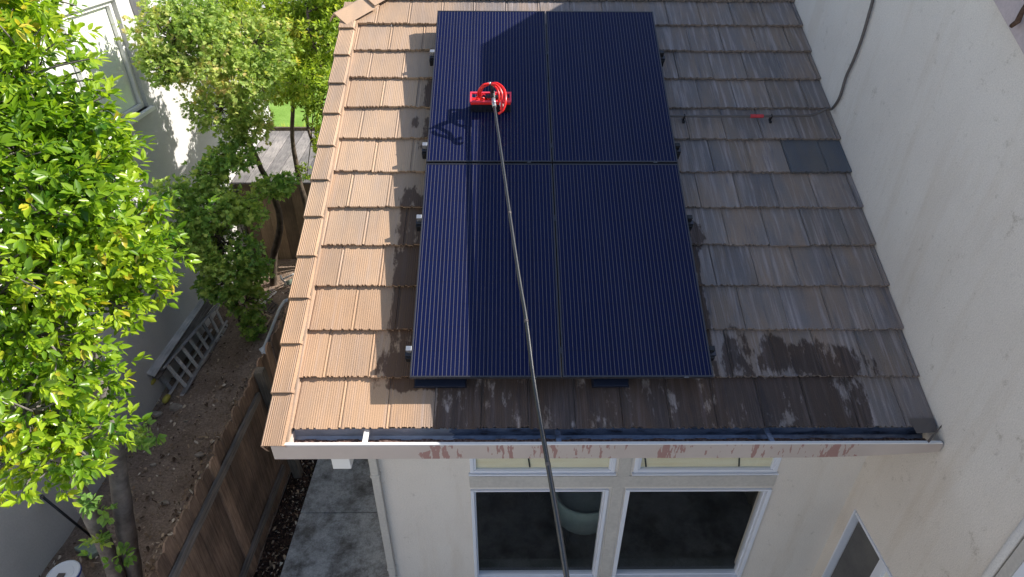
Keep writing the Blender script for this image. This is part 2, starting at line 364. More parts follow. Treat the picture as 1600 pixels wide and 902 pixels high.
m.box(-2.40, XL, -2, 10, -.1, .045)
tag(m.build('concrete_path', M['concrete'], bevel=.006), kind='structure')
m = MB(); m.box(XL-.1, 8, -7.9, YF-.02, -.1, .05); tag(m.build('patio', M['concrete']), kind='structure')
m = MB(); m.face((-12, 13.3, 0), (14, 13.3, 0), (14, 27, 0), (-12, 27, 0)); tag(m.build('lawn', M['lawn']), kind='structure')
# scattered chips, leaves and pebbles nobody could count
def litter(name, boxes, n, smin, smax, zoff):
    m = MB()
    for k in range(n):
        x0, x1, y0, y1 = random.choice(boxes); x = random.uniform(x0, x1); y = random.uniform(y0, y1); a = random.uniform(0, PI); s_ = random.uniform(smin, smax)*random.choice((1, 1, .5)); 
        l = s_; b = s_*random.uniform(.18, .7); z = zoff+.02+random.uniform(0, .03); t = random.uniform(-.012, .012); m.tone = (random.random()**1.5, 0, 0)
        c, s2 = math.cos(a), math.sin(a); P = [(-l, 0), (-l*.3, -b), (l*.6, -b*.7), (l, 0), (l*.3, b)]
        m.face(*[(x+c*p-s2*q, y+s2*p+c*q, z+t*(i-2)) for i, (p, q) in enumerate(P)])
    return m.build(name, M['litter'])
tag(litter('leaf_litter', [(-4.95, -2.75, 2.6, 10), (-3.9, -2.8, 3, 7), (-3.3, -2.8, 3.4, 6.4)], 7500, .008, .038, .035), 'dry leaves, bark chips and pebbles strewn over the shaded dirt', 'leaf litter', kind='stuff')
tag(litter('mulch_chips', [(-2.66, -2.42, 1.5, 8)], 900, .008, .026, .03), 'dark wood chips of the mulch strip between fence and concrete path', 'mulch', kind='stuff')
# ================================================================== own house
house = thing('house', (XL, YF, 0), 'beige stucco house with a low tiled roof against its taller pinkish beige wall', 'house')
# --- concrete roof tiles as real ribbed slabs laid in courses
_d = ray(679, 650); PH = (_d*(-RH/(_d@NV)))[0]
def tile_field(m, x0, x1, s0, s1, place, flat=0, wet_shade_at=None, weather_shade=None, TW=.322, E=.3655, ribs=20, hip=None):
    row = 0; s = s0
    while s < s1-.02:
        off = (PH+(.161 if row % 2 else 0)-x0) % TW+random.uniform(-.006, .006); x = x0-TW+off
        while x < x1-.01:
            a = max(x+.0025, x0); b = min(x+TW-.0025, x1)
            if hip and hip(b, s): x += TW; continue
            if b-a > .02:
                tint = .2+.8*random.random()
                if abs(s-(S0+6*E)) < .05 and a > 2.30: tint = 0
                n = max(2, int(ribs*3*(b-a)/TW)); jit = random.uniform(-.004, .004); hj = random.uniform(-.003, .003); amp = [random.uniform(.0003, .0011) for _ in range(ribs+2)]
                L = E+.05; T = .028; nose = [0]*(n+1); rows = []
                cut = 0
                for i in range(n+1):
                    if cut <= 0 and random.random() < .16: cut = random.randint(2, 4)
                    nose[i] = .010 if cut > 0 else random.uniform(-.001, .002); cut -= 1
                ns = 7
                for j in range(ns+1):
                    r = []
                    f = j/ns
                    for i in range(n+1):
                        xx = a+(b-a)*i/n; q = (xx-x)/TW
                        rib = amp[int(max(0, q)*ribs)]*math.cos(2*PI*q*ribs)
                        if q < .085: rib += -.005*(1 if .03 < q < .07 else 0)
                        ss = s+jit+f*(L)+(nose[i] if j == 0 else 0)
                        hh = -f*.030*(L/E)+rib+hj
                        m.tone = (tint, wet_shade_at(xx, ss) if wet_shade_at else 0, weather_shade(xx, ss) if weather_shade else .5)
                        r.append(m.pt(place(xx, ss, hh), (xx+row*.37, ss)))
                    rows.append(r)
                for j in range(ns):
                    for i in range(n): m.f.append([rows[j][i], rows[j][i+1], rows[j+1][i+1], rows[j+1][i]])
                m.tone = (tint*.6, .0, .4 if not weather_shade else weather_shade(a, s))
                u = [m.pt(place(a+(b-a)*i/n, s+jit+nose[i]+.004, -T+hj), (a+(b-a)*i/n, s-.03)) for i in range(n+1)]
                bk = [m.pt(place(a+(b-a)*i/n, s+.06, -T+hj), (a+(b-a)*i/n, s-.1)) for i in (0, n)]
                for i in range(n): m.f.append([u[i], u[i+1], rows[0][i+1], rows[0][i]])
                m.f.append([bk[0], bk[1]]+u[::-1])
                for side in (0, -1):
                    m.f.append([rows[0][side], rows[-1][side], bk[0 if side == 0 else 1], u[side]])
            x += TW
        s += E; row += 1
def clamp01(t): return max(0., min(1., t))
def sstep(a, b, x):
    t = clamp01((x-a)/(b-a)); return t*t*(3-2*t)
S0 = 1.145; RX0 = -1.47; RX1 = XW-.005
def blob(x, s, cx, cs, rx, rs): return .72*max(0, 1-((x-cx)/rx/1.35)**2-((s-cs)/rs/1.3)**2)**.6
def wet_shade_at(x, s):
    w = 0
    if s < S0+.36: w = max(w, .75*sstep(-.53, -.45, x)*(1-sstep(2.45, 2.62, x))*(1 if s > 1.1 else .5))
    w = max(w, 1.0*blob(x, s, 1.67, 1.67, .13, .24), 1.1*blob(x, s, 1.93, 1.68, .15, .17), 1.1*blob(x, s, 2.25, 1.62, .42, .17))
    w = max(w, .78*sstep(-.95, -.80, x)*(1-sstep(-.5, -.45, x))*(1-sstep(3.0, 3.45, s))*sstep(1.38, 1.45, s))  # wash water plus the array's cast shadow, painted darker beside the panels
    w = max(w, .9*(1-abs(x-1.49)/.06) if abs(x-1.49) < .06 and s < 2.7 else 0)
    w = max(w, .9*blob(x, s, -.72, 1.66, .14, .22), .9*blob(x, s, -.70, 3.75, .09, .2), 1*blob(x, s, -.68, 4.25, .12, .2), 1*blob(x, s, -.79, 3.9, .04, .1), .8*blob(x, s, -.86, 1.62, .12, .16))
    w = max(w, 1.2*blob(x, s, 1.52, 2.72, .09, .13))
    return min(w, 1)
def weather_shade(x, s): return .10+.87*sstep(-.68, -.32, x)  # water wear plus painted shade, rising across the tall house's shadow edge
m = MB()
tile_field(m, RX0, RX1, S0, 7.0, rp, wet_shade_at=wet_shade_at, weather_shade=weather_shade, hip=lambda x, s: x < -1.6+(s-5.25)*.92)
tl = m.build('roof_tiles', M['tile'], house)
# --- left rake caps, each overlapping the next
m = MB(); k = 0
while 1.018+k*.3655 < 5.1:
    s = 1.018+k*.3655; L = .40; tint = random.random(); prof = []
    for i in range(22):
        x = -1.615+i*.0068; prof.append((x, .055+.0022*math.cos(i*PI*.96)))
    prof = [(-1.615, -.09), (-1.615, .03)]+prof[1:]+[(-1.462, .02)]
    m.tone = (.2+.35*tint, 0, .10); A = [m.pt(rp(x, s, h), (x, s)) for x, h in prof]; B = [m.pt(rp(x+.006, s+L, h-.026), (x, s+L)) for x, h in prof]
    for i in range(len(prof)-1): m.f.append([A[i], A[i+1], B[i+1], B[i]])
    inner = [m.pt(rp(x+(.014 if i > 1 else .014), s+.001, h-.014), (x, s)) for i, (x, h) in enumerate(prof)]
    for i in range(len(prof)-1): m.f.append([A[i], inner[i], inner[i+1], A[i+1]])
    k += 1
m.tone = (.2, 0, .12); m.rbox(-1.462, -1.448, 1.03, 5.2, -.05, .008)
m.build('rake_tiles', M['tile'], house)
# --- hip cap and hip end beyond it
hipb = rp(-1.6, 5.22, 0); hipt = hipb+vec(1.7, 1.7, 1.7*math.tan(SL))
m = MB(); m.tone = (.7, 0, .02)
d = hipt-hipb; dl = np.linalg.norm(d); d /= dl; sd = vec(d[1], -d[0], 0); sd /= np.linalg.norm(sd); up = np.cross(sd, d); up *= np.sign(up[2])
q = -.06
while q < dl:
    a = hipb+d*q; b = hipb+d*(q+.42)
    P0 = [a-sd*.155+up*.0, a-sd*.012+up*.092, a+sd*.012+up*.092, a+sd*.155+up*.0]; P1 = [b-sd*.155-up*.03, b-sd*.012+up*.062, b+sd*.012+up*.062, b+sd*.155-up*.03]
    A = [m.pt(p) for p in P0]; B = [m.pt(p) for p in P1]
    for i in range(3): m.f.append([A[i], A[i+1], B[i+1], B[i]])
    C_ = [m.pt(p-up*.022) for p in P0]
    for i in range(3): m.f.append([A[i], C_[i], C_[i+1], A[i+1]])
    q += .37
m.build('hip_cap_tiles', M['tile'], house)
m = MB(); m.tone = (.5, 0, .1); z0 = hipb[2]; e1 = hipb+vec(0, 3.4, 0)
m.face(hipb-vec(.02, 0, .03), hipt-vec(0, 0, .03), e1-vec(.02, 0, .03)); m.face(hipt-vec(0, 0, .03), e1-vec(0, 0, .03), (XW, e1[1], z0-.03), (XW, hipt[1], hipt[2]-.03))
m.build('back_roof', M['tile'], house)
# --- roof deck, soffit, barge board
m = MB(); m.rbox(-1.58, RX1, 1.2, 5.2, -.13, -.065); m.rbox(-1.0, RX1, 5.2, 6.0, -.13, -.065)
m.build('roof_deck', M['trim'], house)
m = MB(); m.rbox(-1.60, -1.57, 1.05, 5.22, -.24, -.092)
m.build('barge_board', M['fascia'], house, bevel=.003)
zs = G-3.31
m = MB(); m.box(-1.56, XW-.01, 3.0, YF+.02, zs, zs+.02); m.build('soffit', M['trim'], house)
m = MB(); m.box(-1.23, -1.10, 2.99, 3.30, zs-.22, zs-.03); ob = m.build('rafter_tail', M['white'], house, bevel=.004)
# --- walls with real openings
def wall_y(m, y0, y1, x0, x1, z0, z1, holes):   # wall in the x/z plane
    xs = sorted({x0, x1, *[h[0] for h in holes], *[h[1] for h in holes]}); zs_ = sorted({z0, z1, *[h[2] for h in holes], *[h[3] for h in holes]})
    for a, b in zip(xs, xs[1:]):
        for c, d_ in zip(zs_, zs_[1:]):
            if not any(h[0] <= (a+b)/2 <= h[1] and h[2] <= (c+d_)/2 <= h[3] for h in holes): m.box(a, b, y0, y1, c, d_)
def wall_x(m, x0, x1, y0, y1, z0, z1, holes):
    ys = sorted({y0, y1, *[h[0] for h in holes], *[h[1] for h in holes]}); zs_ = sorted({z0, z1, *[h[2] for h in holes], *[h[3] for h in holes]})
    for a, b in zip(ys, ys[1:]):
        for c, d_ in zip(zs_, zs_[1:]):
            if not any(h[0] <= (a+b)/2 <= h[1] and h[2] <= (c+d_)/2 <= h[3] for h in holes): m.box(x0, x1, a, b, c, d_)
WZ0, WZ1 = G-5.615, G-4.305; TZ0, TZ1 = G-4.095, G-3.62
holes = [(-.295, .872, WZ0, WZ1), (1.015, 2.255, WZ0, WZ1), (-.292, .90, TZ0, TZ1), (1.055, 2.245, TZ0, TZ1)]
m = MB(); wall_y(m, YF, YF+.16, XL, XW, 0, G-2.98, holes); m.build('front_wall', M['stucco'], house)
# smooth raised band between and under the windows
m = MB(); m.box(-.30, 2.26, YF-.012, YF-.0001, WZ1+.03, TZ0-.045); m.box(.90, 1.00, YF-.0125, YF-.0001, WZ0-.1, WZ1+.03); m.box(.925, 1.03, YF-.0125, YF-.0001, TZ0-.045, TZ1)
m.build('wall_band', M['trim'], house, bevel=.004)
m = MB(); m.prism_x([(YF+.16, 0), (YF+.16, G-2.98), (6.55, G-1.35), (9.9, G-1.35), (9.9, 0)], XL, XL+.14); m.build('side_wall', M['stucco'], house)
m = MB(); m.box(XL+.14, XW, 9.76, 9.9, 0, G-1.35); m.build('back_wall', M['stucco'], house)
m = MB(); m.box(XL+.012, XL+.078, YF-.05, YF-.004, .06, zs-.001)
for z in (.9, 2.2): m.box(XL+.006, XL+.084, YF-.056, YF-.002, z, z+.03)
m.build('downspout', M['trim'], house, bevel=.006)
# room behind the windows
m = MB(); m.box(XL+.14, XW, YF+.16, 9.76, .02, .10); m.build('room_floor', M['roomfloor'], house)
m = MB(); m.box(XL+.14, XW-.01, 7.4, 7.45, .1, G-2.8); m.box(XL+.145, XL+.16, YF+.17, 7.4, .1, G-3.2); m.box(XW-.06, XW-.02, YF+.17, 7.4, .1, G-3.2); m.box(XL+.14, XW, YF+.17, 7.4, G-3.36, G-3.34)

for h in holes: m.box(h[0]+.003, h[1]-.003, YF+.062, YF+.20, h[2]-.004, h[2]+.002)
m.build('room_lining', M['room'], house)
# --- windows (frame, glass, reflection panel each a sub-part)
def window_y(x0, x1, z0, z1, fw, shade=None, lab=None):
    r = MB(); d0, d1 = (YF-.010 if shade else YF-.022), YF+.05; gy = YF+.010 if shade else YF+.036
    r.box(x0, x0+fw, d0, d1, z0, z1); r.box(x1-fw, x1, d0, d1, z0, z1); r.box(x0+fw, x1-fw, d0, d1, z0, z0+fw*.8); r.box(x0+fw, x1-fw, d0, d1, z1-fw*.5, z1)
    f = r.build('window', M['vinyl'], house, bevel=.004)
    r = MB(); e = fw; sw_ = .018 if shade else .010; tr_ = shade is not None; ys = YF-.002 if shade else YF+.012; r.box(x0+e, x0+e+sw_, ys, YF+.06, z0+e*.8, z1-fw*.5); r.box(x1-e-sw_, x1-e, ys, YF+.06, z0+e*.8, z1-fw*.5); r.box(x0+e+sw_, x1-e-sw_, ys, YF+.06, z0+e*.8, z0+e*.8+(.006 if tr_ else .012))
    r.build('sash', M['vinyl'], f, bevel=.002)
    r = MB(); r.box(x0+e+.002, x1-e-.002, gy, gy+.004, z0+e*.8, z1-fw*.5); r.build('glass', M['glass'], f)
    if shade:
        r = MB(); r.box(x0+e, x1-e, YF+.022, YF+.026, z0+e*.8+.001, z1-.01); r.build('reflection_panel', M['cream'], f)  # added cream panel stands in for the bright reflection in the glass
        for p in shade[0]:
            r = MB(); r.bar((p[0], YF+.018, z1-.04), (p[1], YF+.018, z0+.04), .012, .004, (0, 1, 0)); r.build('reflection_line', M['black'], f)  # dark lines of the reflection, added as thin bars
    if lab: f['label'] = lab
    return f
window_y(*holes[0], .030); window_y(*holes[1], .036)
window_y(*holes[2], .032, shade=[[(.15, .20)]], lab='wide low window under the gutter with a cream panel standing in for its reflection'); window_y(*holes[3], .036, shade=[[(1.08, 1.16), (1.86, 1.93)]], lab='wide low window with a cream panel and slanting dark lines standing in for its reflection')
for h in holes[2:]:
    m = MB(); m.box(h[0]-.012, h[1]+.012, YF-.030, YF+.01, h[2]-.016, h[2]-.001); m.build('window_sill', M['vinyl'], house, bevel=.004)
# --- gutter
gy0, gy1, gz = 2.875, 3.0, G-3.145
GX0, GX1 = -1.44, XW-.05
def gutter_strip(m, prof, x0, x1, n=40, thick=None):
    rows = []
    for i in range(n+1):
        t = i/n; x = x0+(x1-x0)*t; up = .0 if x < 1.9 else .055*((x-1.9)/(x1-1.9))**2
        rows.append([m.pt((x, y, z+(up if k in lift else 0)*(1)), (x, y)) for k, (y, z) in enumerate(prof)])
    for i in range(n):
        for k in range(len(prof)-1): m.f.append([rows[i][k], rows[i+1][k], rows[i+1][k+1], rows[i][k+1]])
lift = set(); gut_o = MB(); gutter_strip(gut_o, [(gy1+.012, gz+.0), (gy1+.01, gz-.07), (gy1-.02, gz-.095), (gy0+.035, gz-.095), (gy0+.012, gz-.055), (gy0+.008, gz-.004)], GX0, GX1)
gutter = gut_o.build('gutter', M['gutter_in'], house)
lift = {2, 3, 4}; m = MB(); gutter_strip(m, [(gy0+.010, gz-.004), (gy0+.008, gz+.002), (gy0-.008, gz+.002), (gy0-.010, gz-.006), (gy0-.012, gz-.130), (gy0+.05, gz-.132)], -1.555, XW+.004)
lift = {4, 5}
m = MB(); gutter_strip(m, [(gy0+.010, gz-.006), (gy0-.010, gz-.006), (gy0-.014, gz-.012), (gy0-.012, gz-.135), (gy0+.05, gz-.137)], -1.555, XW-.012); lift = {3, 4}
m = MB(); lift = {3, 4}; gutter_strip(m, [(gy0+.010, gz-.006), (gy0-.010, gz-.006), (gy0-.014, gz-.012), (gy0-.012, gz-.135), (gy0+.05, gz-.137)], -1.555, XW-.012)
m.build('gutter_face', M['fascia'], gutter)
m = MB(); m.box(-1.56, XW-.02, gy0-.013, gy0+.010, gz-.005, gz+.004); m.build('gutter_lip', M['white'], gutter, bevel=.002)
m = MB(); m.box(-1.556, -1.44, gy0+.010, gy1+.03, gz-.13, gz-.012); m.build('end_cap', M['fascia'], gutter)
m = MB()
for i in range(60):
    x = GX0+(GX1-GX0)*i/60; m.tone = (.5, 0, 0); wv = .006*math.sin(i*1.7)+.006
    m.hexa([(x, gy0+.037, gz-.0945), (x+.075, gy0+.037, gz-.0945), (x+.075, gy0+.103, gz-.0945), (x, gy0+.103, gz-.0945), (x, gy0+.037, gz-.072+wv), (x+.075, gy0+.037, gz-.072+wv), (x+.075, gy0+.103, gz-.078+wv), (x, gy0+.103, gz-.078+wv)])
m.build('gutter_dirt', M['sludge'], gutter)
for u in (571, 873, 1204):
    x = on(u, 680, 1, 2.93)[0]; m = MB(); m.hexa([(x-.017, gy0+.01, gz-.012), (x+.017, gy0+.01, gz-.012), (x+.012, gy1+.005, gz-.005), (x-.022, gy1+.005, gz-.005), (x-.017, gy0+.01, gz+.001), (x+.017, gy0+.01, gz+.001), (x+.012, gy1+.005, gz+.006), (x-.022, gy1+.005, gz+.006)])
    m.build('gutter_bracket', M['white'] if u < 600 else M['gutter_in'], gutter)
m = MB(); a = rp(2.78, 1.10, .01); m.face(a, a+vec(.14, .0, .012), a+vec(.15, .09, .05), a+vec(-.02, .09, .05)); m.face(a+vec(.05, -.07, -.02), a+vec(.165, .02, .035), a+vec(.165, .025, .06), a+vec(.04, -.06, -.005))
m.build('corner_flashing', M['conduit'], house)
# --- taller part of the house at the right
holes = [(.9, 3.30, G-5.9, G-4.42)]
m = MB(); 
HB, HT = 1.75, 1.95
def ty(h, y): return G+(-4.0-0.15+h+math.sin(SL)*y)/math.cos(SL)     # height of plane h at depth y
ridgeP = np.array(rp(-.264, 4.69, .15))-SUND*((HT+.02-.15)/abs(SUND@NV)); RY = ridgeP[1]
yb = RY+(RY+8)
poly_cut = [(-8, 0), (.9, 0), (.9, G-4.42), (3.30, G-4.42), (3.30, 0), (9.9, 0), (9.9, ty(HB, RY)-(9.9-RY)*math.tan(SL)), (RY, ty(HB, RY)), (-8, ty(HB, -8))]
sill = G-5.9
for a_, b_ in ((-8, .9), (3.30, RY)): m.prism_x([(a_, 0), (b_, 0), (b_, ty(HB, b_)), (a_, ty(HB, a_))], XW, XW+.16)
m.prism_x([(RY, 0), (9.9, 0), (9.9, ty(HB, RY)-(9.9-RY)*math.tan(SL)), (RY, ty(HB, RY))], XW, XW+.16)
m.prism_x([(.9, G-4.42), (3.3, G-4.42), (3.3, ty(HB, 3.3)), (.9, ty(HB, .9))], XW, XW+.16); m.box(XW, XW+.16, .9, 3.3, 0, sill)
m.build('tall_wall', M['stucco'], house)
def slab(h0, h1, x0, x1, name, mt):
    m = MB(); c, t = math.cos(SL), math.tan(SL)
    pts0 = [(-8.4, ty(h0, -8.4)), (RY, ty(h0, RY)), (10.4, ty(h0, RY)-(10.4-RY)*t), (10.4, ty(h1, RY)-(10.4-RY)*t), (RY, ty(h1, RY)), (-8.4, ty(h1, -8.4))]
    m.tone = (.5, 0, .1); m.prism_x(pts0, x0, x1); return m.build(name, mt, house, bevel=.004)
slab(HB, HT, XW-.072, XW-.001, 'upper_barge_board', M['pink'])
slab(HB+.05, HT, XW-.001, XW+7, 'upper_roof_deck', M['trim'])
slab(HT+.001, HT+.02, XW-.075, XW+7, 'upper_roof_tiles', M['tile'])
m = MB(); m.prism_x([(-8, 0), (9.9, 0), (9.9, ty(HB, RY)-(9.9-RY)*math.tan(SL)), (RY, ty(HB, RY)), (-8, ty(HB, -8))], XW+6, XW+6.16); m.box(XW+.16, XW+6, -8, -7.9, 0, ty(HB, -8)); m.box(XW+.16, XW+6, 9.8, 9.9, 0, ty(HB, 9)-2)
m.build('far_walls', M['stucco'], house)
m = MB(); m.box(XW+1.6, XW+1.65, -.2, 4.4, 0, G-3.5); m.box(XW+.16, XW+1.6, -.2, 4.4, 1.2, 1.25); m.build('side_room', M['room'], house)
# slider in the tall wall
wy1, wz1 = 3.30, G-4.42; wy0 = .9
m = MB(); m.box(XW-.012, XW+.1, wy1-.018, wy1, sill, wz1); m.box(XW-.012, XW+.1, wy0, wy1-.03, wz1-.026, wz1); m.box(XW-.012, XW+.1, wy0, wy0+.03, sill, wz1-.026); m.box(XW-.012, XW+.1, wy0+.03, wy1-.03, sill, sill+.04)
sw = m.build('sliding_window', M['vinyl'], house, bevel=.003); sw['label'] = 'white framed sliding window in the tall side wall'
m = MB(); m.box(XW+.01, XW+.07, 2.80, 2.88, sill+.04, wz1-.026); m.build('meeting_rail', M['vinyl'], sw, bevel=.003)
m = MB(); m.box(XW+.05, XW+.055, 2.88, wy1-.03, sill+.04, wz1-.026); m.build('glass', M['screen'], sw)
m = MB(); m.box(XW+.035, XW+.04, wy0+.03, 2.80, sill+.04, wz1-.026); m.build('glass', M['paleshade'], sw)
# vertical trim of the opening nearer the camera: rounded stucco strip, dark gap, smooth jamb, white jamb
m = MB(); m.tube([(XW-.004, 2.155, .05), (XW-.004, 2.155, G-2.62)], .032, 10); m.box(XW-.03, XW+.001, 2.123, 2.155, .05, G-2.62); m.build('wall_bead', M['stucco'], house, smooth=True)
m = MB(); m.box(XW-.004, XW-.0005, 2.108, 2.122, .05, G-2.62); m.build('trim_gap', M['black'], house)
m = MB(); m.box(XW-.03, XW-.0005, 2.045, 2.108, .05, G-2.62); m.build('door_casing', M['trim'], house, bevel=.003)
m = MB(); m.box(XW-.02, XW-.0005, 1.985, 2.044, .05, G-2.64); m.build('door_jamb', M['vinyl'], house, bevel=.003)
m = MB(); m.box(XW-.006, XW-.0004, 1.1, 1.984, .05, G-2.66); m.build('door_panel', M['trim'], house)
tp = [on(u, v, 0, XW-.105) for u, v in ((1580, 41), (1590, 34), (1597, 18), (1606, 2))]
tag(MB().tube(tp, [.012, .016, .013, .009], 7).build('dried_twig', M['twig'], smooth=True), 'rough dark brown twig stuck on the pinkish trim under the upper roof', 'twig')
# conduit on roof and wall
pc = [rp(1.2, 3.93, .035)]+[rp(x, 3.93+(.003 if x > 2.3 else 0), .035) for x in (1.6, 2.0, 2.4, 2.6)]
wp = [on(1264, 180, 0, 2.72)]
cpts = [rp(1.1, 3.93, .035), rp(1.9, 3.93, .035), rp(2.60, 3.935, .035), rp(2.74, 3.945, .045), rp(2.84, 3.97, .09)]+[on(u, v, 0, XW-.022) for u, v in ((1300, 170), (1312, 152), (1322, 120), (1333, 96), (1346, 62), (1357, 25), (1366, -10), (1380, -80))]
def smoothpath(P, n=6):
    P = [vec(*p) for p in P]; out = []
    for i in range(len(P)-1):
        p0, p1, p2, p3 = P[max(i-1, 0)], P[i], P[i+1], P[min(i+2, len(P)-1)]
        for k in range(n):
            t = k/n; out.append(.5*((2*p1)+(-p0+p2)*t+(2*p0-5*p1+4*p2-p3)*t*t+(-p0+3*p1-3*p2+p3)*t**3))
    return out+[P[-1]]
cond = thing('conduit', rp(1.9, 3.93, .035), 'thin grey conduit running along a tile course and bending up the tall wall', 'conduit')
MB().tube(smoothpath(cpts), .012, 8).build('pipe', M['conduit'], cond, smooth=True)
MB().tube([rp(2.17, 3.931, .036), rp(2.285, 3.931, .036)], .0165, 10).build('warning_sticker', M['sticker'], cond)
for x in (1.585, 2.36):
    m = MB(); m.rbox(x-.006, x+.006, 3.914, 3.946, -.02, .049); m.rbox(x-.010, x+.010, 3.892, 3.912, -.02, .004); m.build('strap', M['black'], cond, bevel=.003)
# ================================================================== solar panels
px = [(-.651, .380), (.388, 1.420)]; ps = [(3.318, 5.160), (1.456, 3.296)]
PW = 1.031; PL = 1.842; rot = (SL, 0, 0)
def make_panel():
    root = thing('solar_panel', rp(px[0][0], ps[0][0], .11), 'x', 'solar panel', 'black framed solar panels on the tiled roof', rot)
    m = MB(); e = .011; T = .04
    m.box(0, PW, 0, e, 0, T); m.box(0, PW, PL-e, PL, 0, T); m.box(0, e, e, PL-e, 0, T); m.box(PW-e, PW, e, PL-e, 0, T)
    m.build('frame', M['blackalu'], root, bevel=.0015, local=True)
    m = MB(); i = [m.pt((x, y, T-.0025), uv) for x, y, uv in ((e, e, (0, 0)), (PW-e, e, (1, 0)), (PW-e, PL-e, (1, 1)), (e, PL-e, (0, 1)))]; m.f.append(i)
    j = [m.pt((x, y, .006), (.5, .5)) for x, y in ((e, e), (PW-e, e), (PW-e, PL-e), (e, PL-e))]; m.f.append(j[::-1])
    m.build('cell_sheet', M['cells'], root, local=True)
    m = MB(); m.box(PW-.2, PW-.17, -.003, .0, .03, .036); m.build('label_plate', M['alu'], root, local=True)
    return root
p0 = make_panel(); labs = ['solar panel at upper left of the array, under the red brush', 'solar panel at upper right of the array, wholly in shade', 'solar panel at lower left of the array, half in sun', 'solar panel at lower right of the array, wholly in shade']
k = 0
for s_ in ps:
    for x_ in px:
        o = p0 if k == 0 else copy_tree(p0)
        o.location = tuple(rp(x_[0], s_[0], .11)); o['label'] = labs[k]; k += 1
# rails with clamps
rl = ['topmost black mounting rail under the solar panels', 'second mounting rail from the top under the solar panels', 'third mounting rail from the top under the solar panels', 'lowest black mounting rail under the solar panels']
for i, s_ in enumerate((4.59, 3.485, 2.755, 1.65)):
    r = thing('mounting_rail', rp(-.68, s_, .05), rl[i], 'mounting rail', 'rails carrying the solar panels')
    MB().rbox(-.70, 1.478, s_-.02, s_+.02, .06, .105).build('rail', M['blackalu'], r, bevel=.002)
    for x in (-.672, 1.441):
        m = MB(); m.rbox(x-.02, x+.02, s_+.0, s_+.035, .107, .152); m.build('end_clamp', M['alu'] if x < 0 else M['black'], r, bevel=.002)
        m = MB(); m.rbox(x-.03, x+.03, s_-.035, s_-.012, .02, .09); m.build('rail_cap', M['black'], r, bevel=.003)
    m = MB(); m.rbox(.3805, .3875, s_-.025, s_+.025, .107, .153); m.build('mid_clamp', M['blackalu'], r)
    for x in (-.35, .85):
        m = MB(); m.rbox(x-.03, x+.03, s_-.05, s_+.05, .0, .06); m.build('roof_hook', M['black'], r)
for i, (a, b) in enumerate(((-.64, -.27), (.60, .865))):
    m = MB(); m.hexa([rp(a, 1.428, .006), rp(b, 1.428, .006), rp(b, 1.60, -.01), rp(a, 1.60, -.01), rp(a+.012, 1.43, .035), rp(b-.01, 1.43, .035), rp(b-.01, 1.6, .045), rp(a+.012, 1.6, .045)])
    tag(m.build('roof_flashing', M['navy'], bevel=.003), ['long dark blue flashing under the bottom edge of the lower left panel', 'short dark blue flashing under the bottom edge of the lower right panel'][i], 'flashing', 'dark blue flashings at the foot of the array')
# ================================================================== cleaning pole
pp = [vec(-.107, 5.291, -1.551), vec(-.034, 4.71, -1.836), vec(.048, 4.038, -2.166), vec(.099, 3.644, -2.359), vec(.139, 3.37, -2.49), vec(.178, 3.001, -2.676), vec(.233, 2.624, -2.855), vec(.270, 2.382, -2.968), vec(.332, 1.952, -3.176)]
pp = [p+CAM for p in pp]; pd = (pp[-1]-pp[-3]); pd /= np.linalg.norm(pd); pp.append(pp[-1]+pd*1.2+vec(0, 0, -.15)); pp.append(pp[-1]+pd*.9+vec(0, 0, -.25))
brC = np.array(on(767, 157, 2, 0)); 
def onroof(u, v, h):
    d = ray(u, v); t = (NV@(rp(0, 0, h)-CAM))/(NV@d); return CAM+d*t
pole = thing('cleaning_pole', onroof(767, 158, .16), 'long black telescopic pole with red brush head scrubbing the upper left panel', 'cleaning pole')
path = smoothpath(pp, 4); n = len(path)
MB().tube(path, [.012+.0055*i/n for i in range(n)], 12).build('pole', M['carbon'], pole, smooth=True)
def along(v):
    best = min(range(n), key=lambda i: abs((451-FPX*((path[i]-CAM)@CU)/((path[i]-CAM)@CF))-v)); return best
for v in (335, 504, 716):
    i = along(v); a = path[i]; d_ = (path[i+1]-path[i])/np.linalg.norm(path[i+1]-path[i]); r_ = .012+.0055*i/n
    MB().tube([a, a+d_*.02], r_+.0012, 12).build('pole_joint', M['conduit'], pole, smooth=True)
i0 = path[0]; d_ = (path[3]-path[0])/np.linalg.norm(path[3]-path[0])
MB().tube([i0+d_*.02, i0+d_*.13], .018, 12).build('pole_tip', M['alu'], pole, smooth=True)
# brush frame: a red rectangle standing on the bristles
bx0 = onroof(735, 158, .30)[0]; bx1 = onroof(799, 158, .30)[0]; bc = onroof(767, 156, .24); bs = (bc-CAM)@SV
def bp(x, s, h): return rp(x, bs+s, h)
hb, ht = .235, .26
bx0 = onroof(734, 158, ht)[0]; bx1 = onroof(799, 158, ht)[0]
m = MB()
for (a, b, c, e) in ((bx0, bx1, -.045, -.030), (bx0, bx1, .055, .07), (bx0, bx0+.014, -.03, .055), (bx1-.014, bx1, -.03, .055)):
    m.rbox(a, b, bs+c, bs+e, ht-.012, ht+.004)
m.build('brush_frame', M['pinkred'], pole, bevel=.003)
m = MB(); m.rbox(bx0+.005, bx1-.005, bs-.044, bs+.02, .222, ht-.014); m.build('brush_block', M['red'], pole, bevel=.006)
m = MB()
for i in range(150):
    for j in range(5):
        x = bx0+.01+(bx1-bx0-.02)*i/149+random.uniform(-.002, .002); s_ = -.04+.013*j
        m.bar(bp(x, s_, .224), bp(x+random.uniform(-.01, .01), s_*1.4+random.uniform(-.006, .006), .153), .003, .003, (1, 0, 0))
m.build('bristles', M['bristle'], pole)
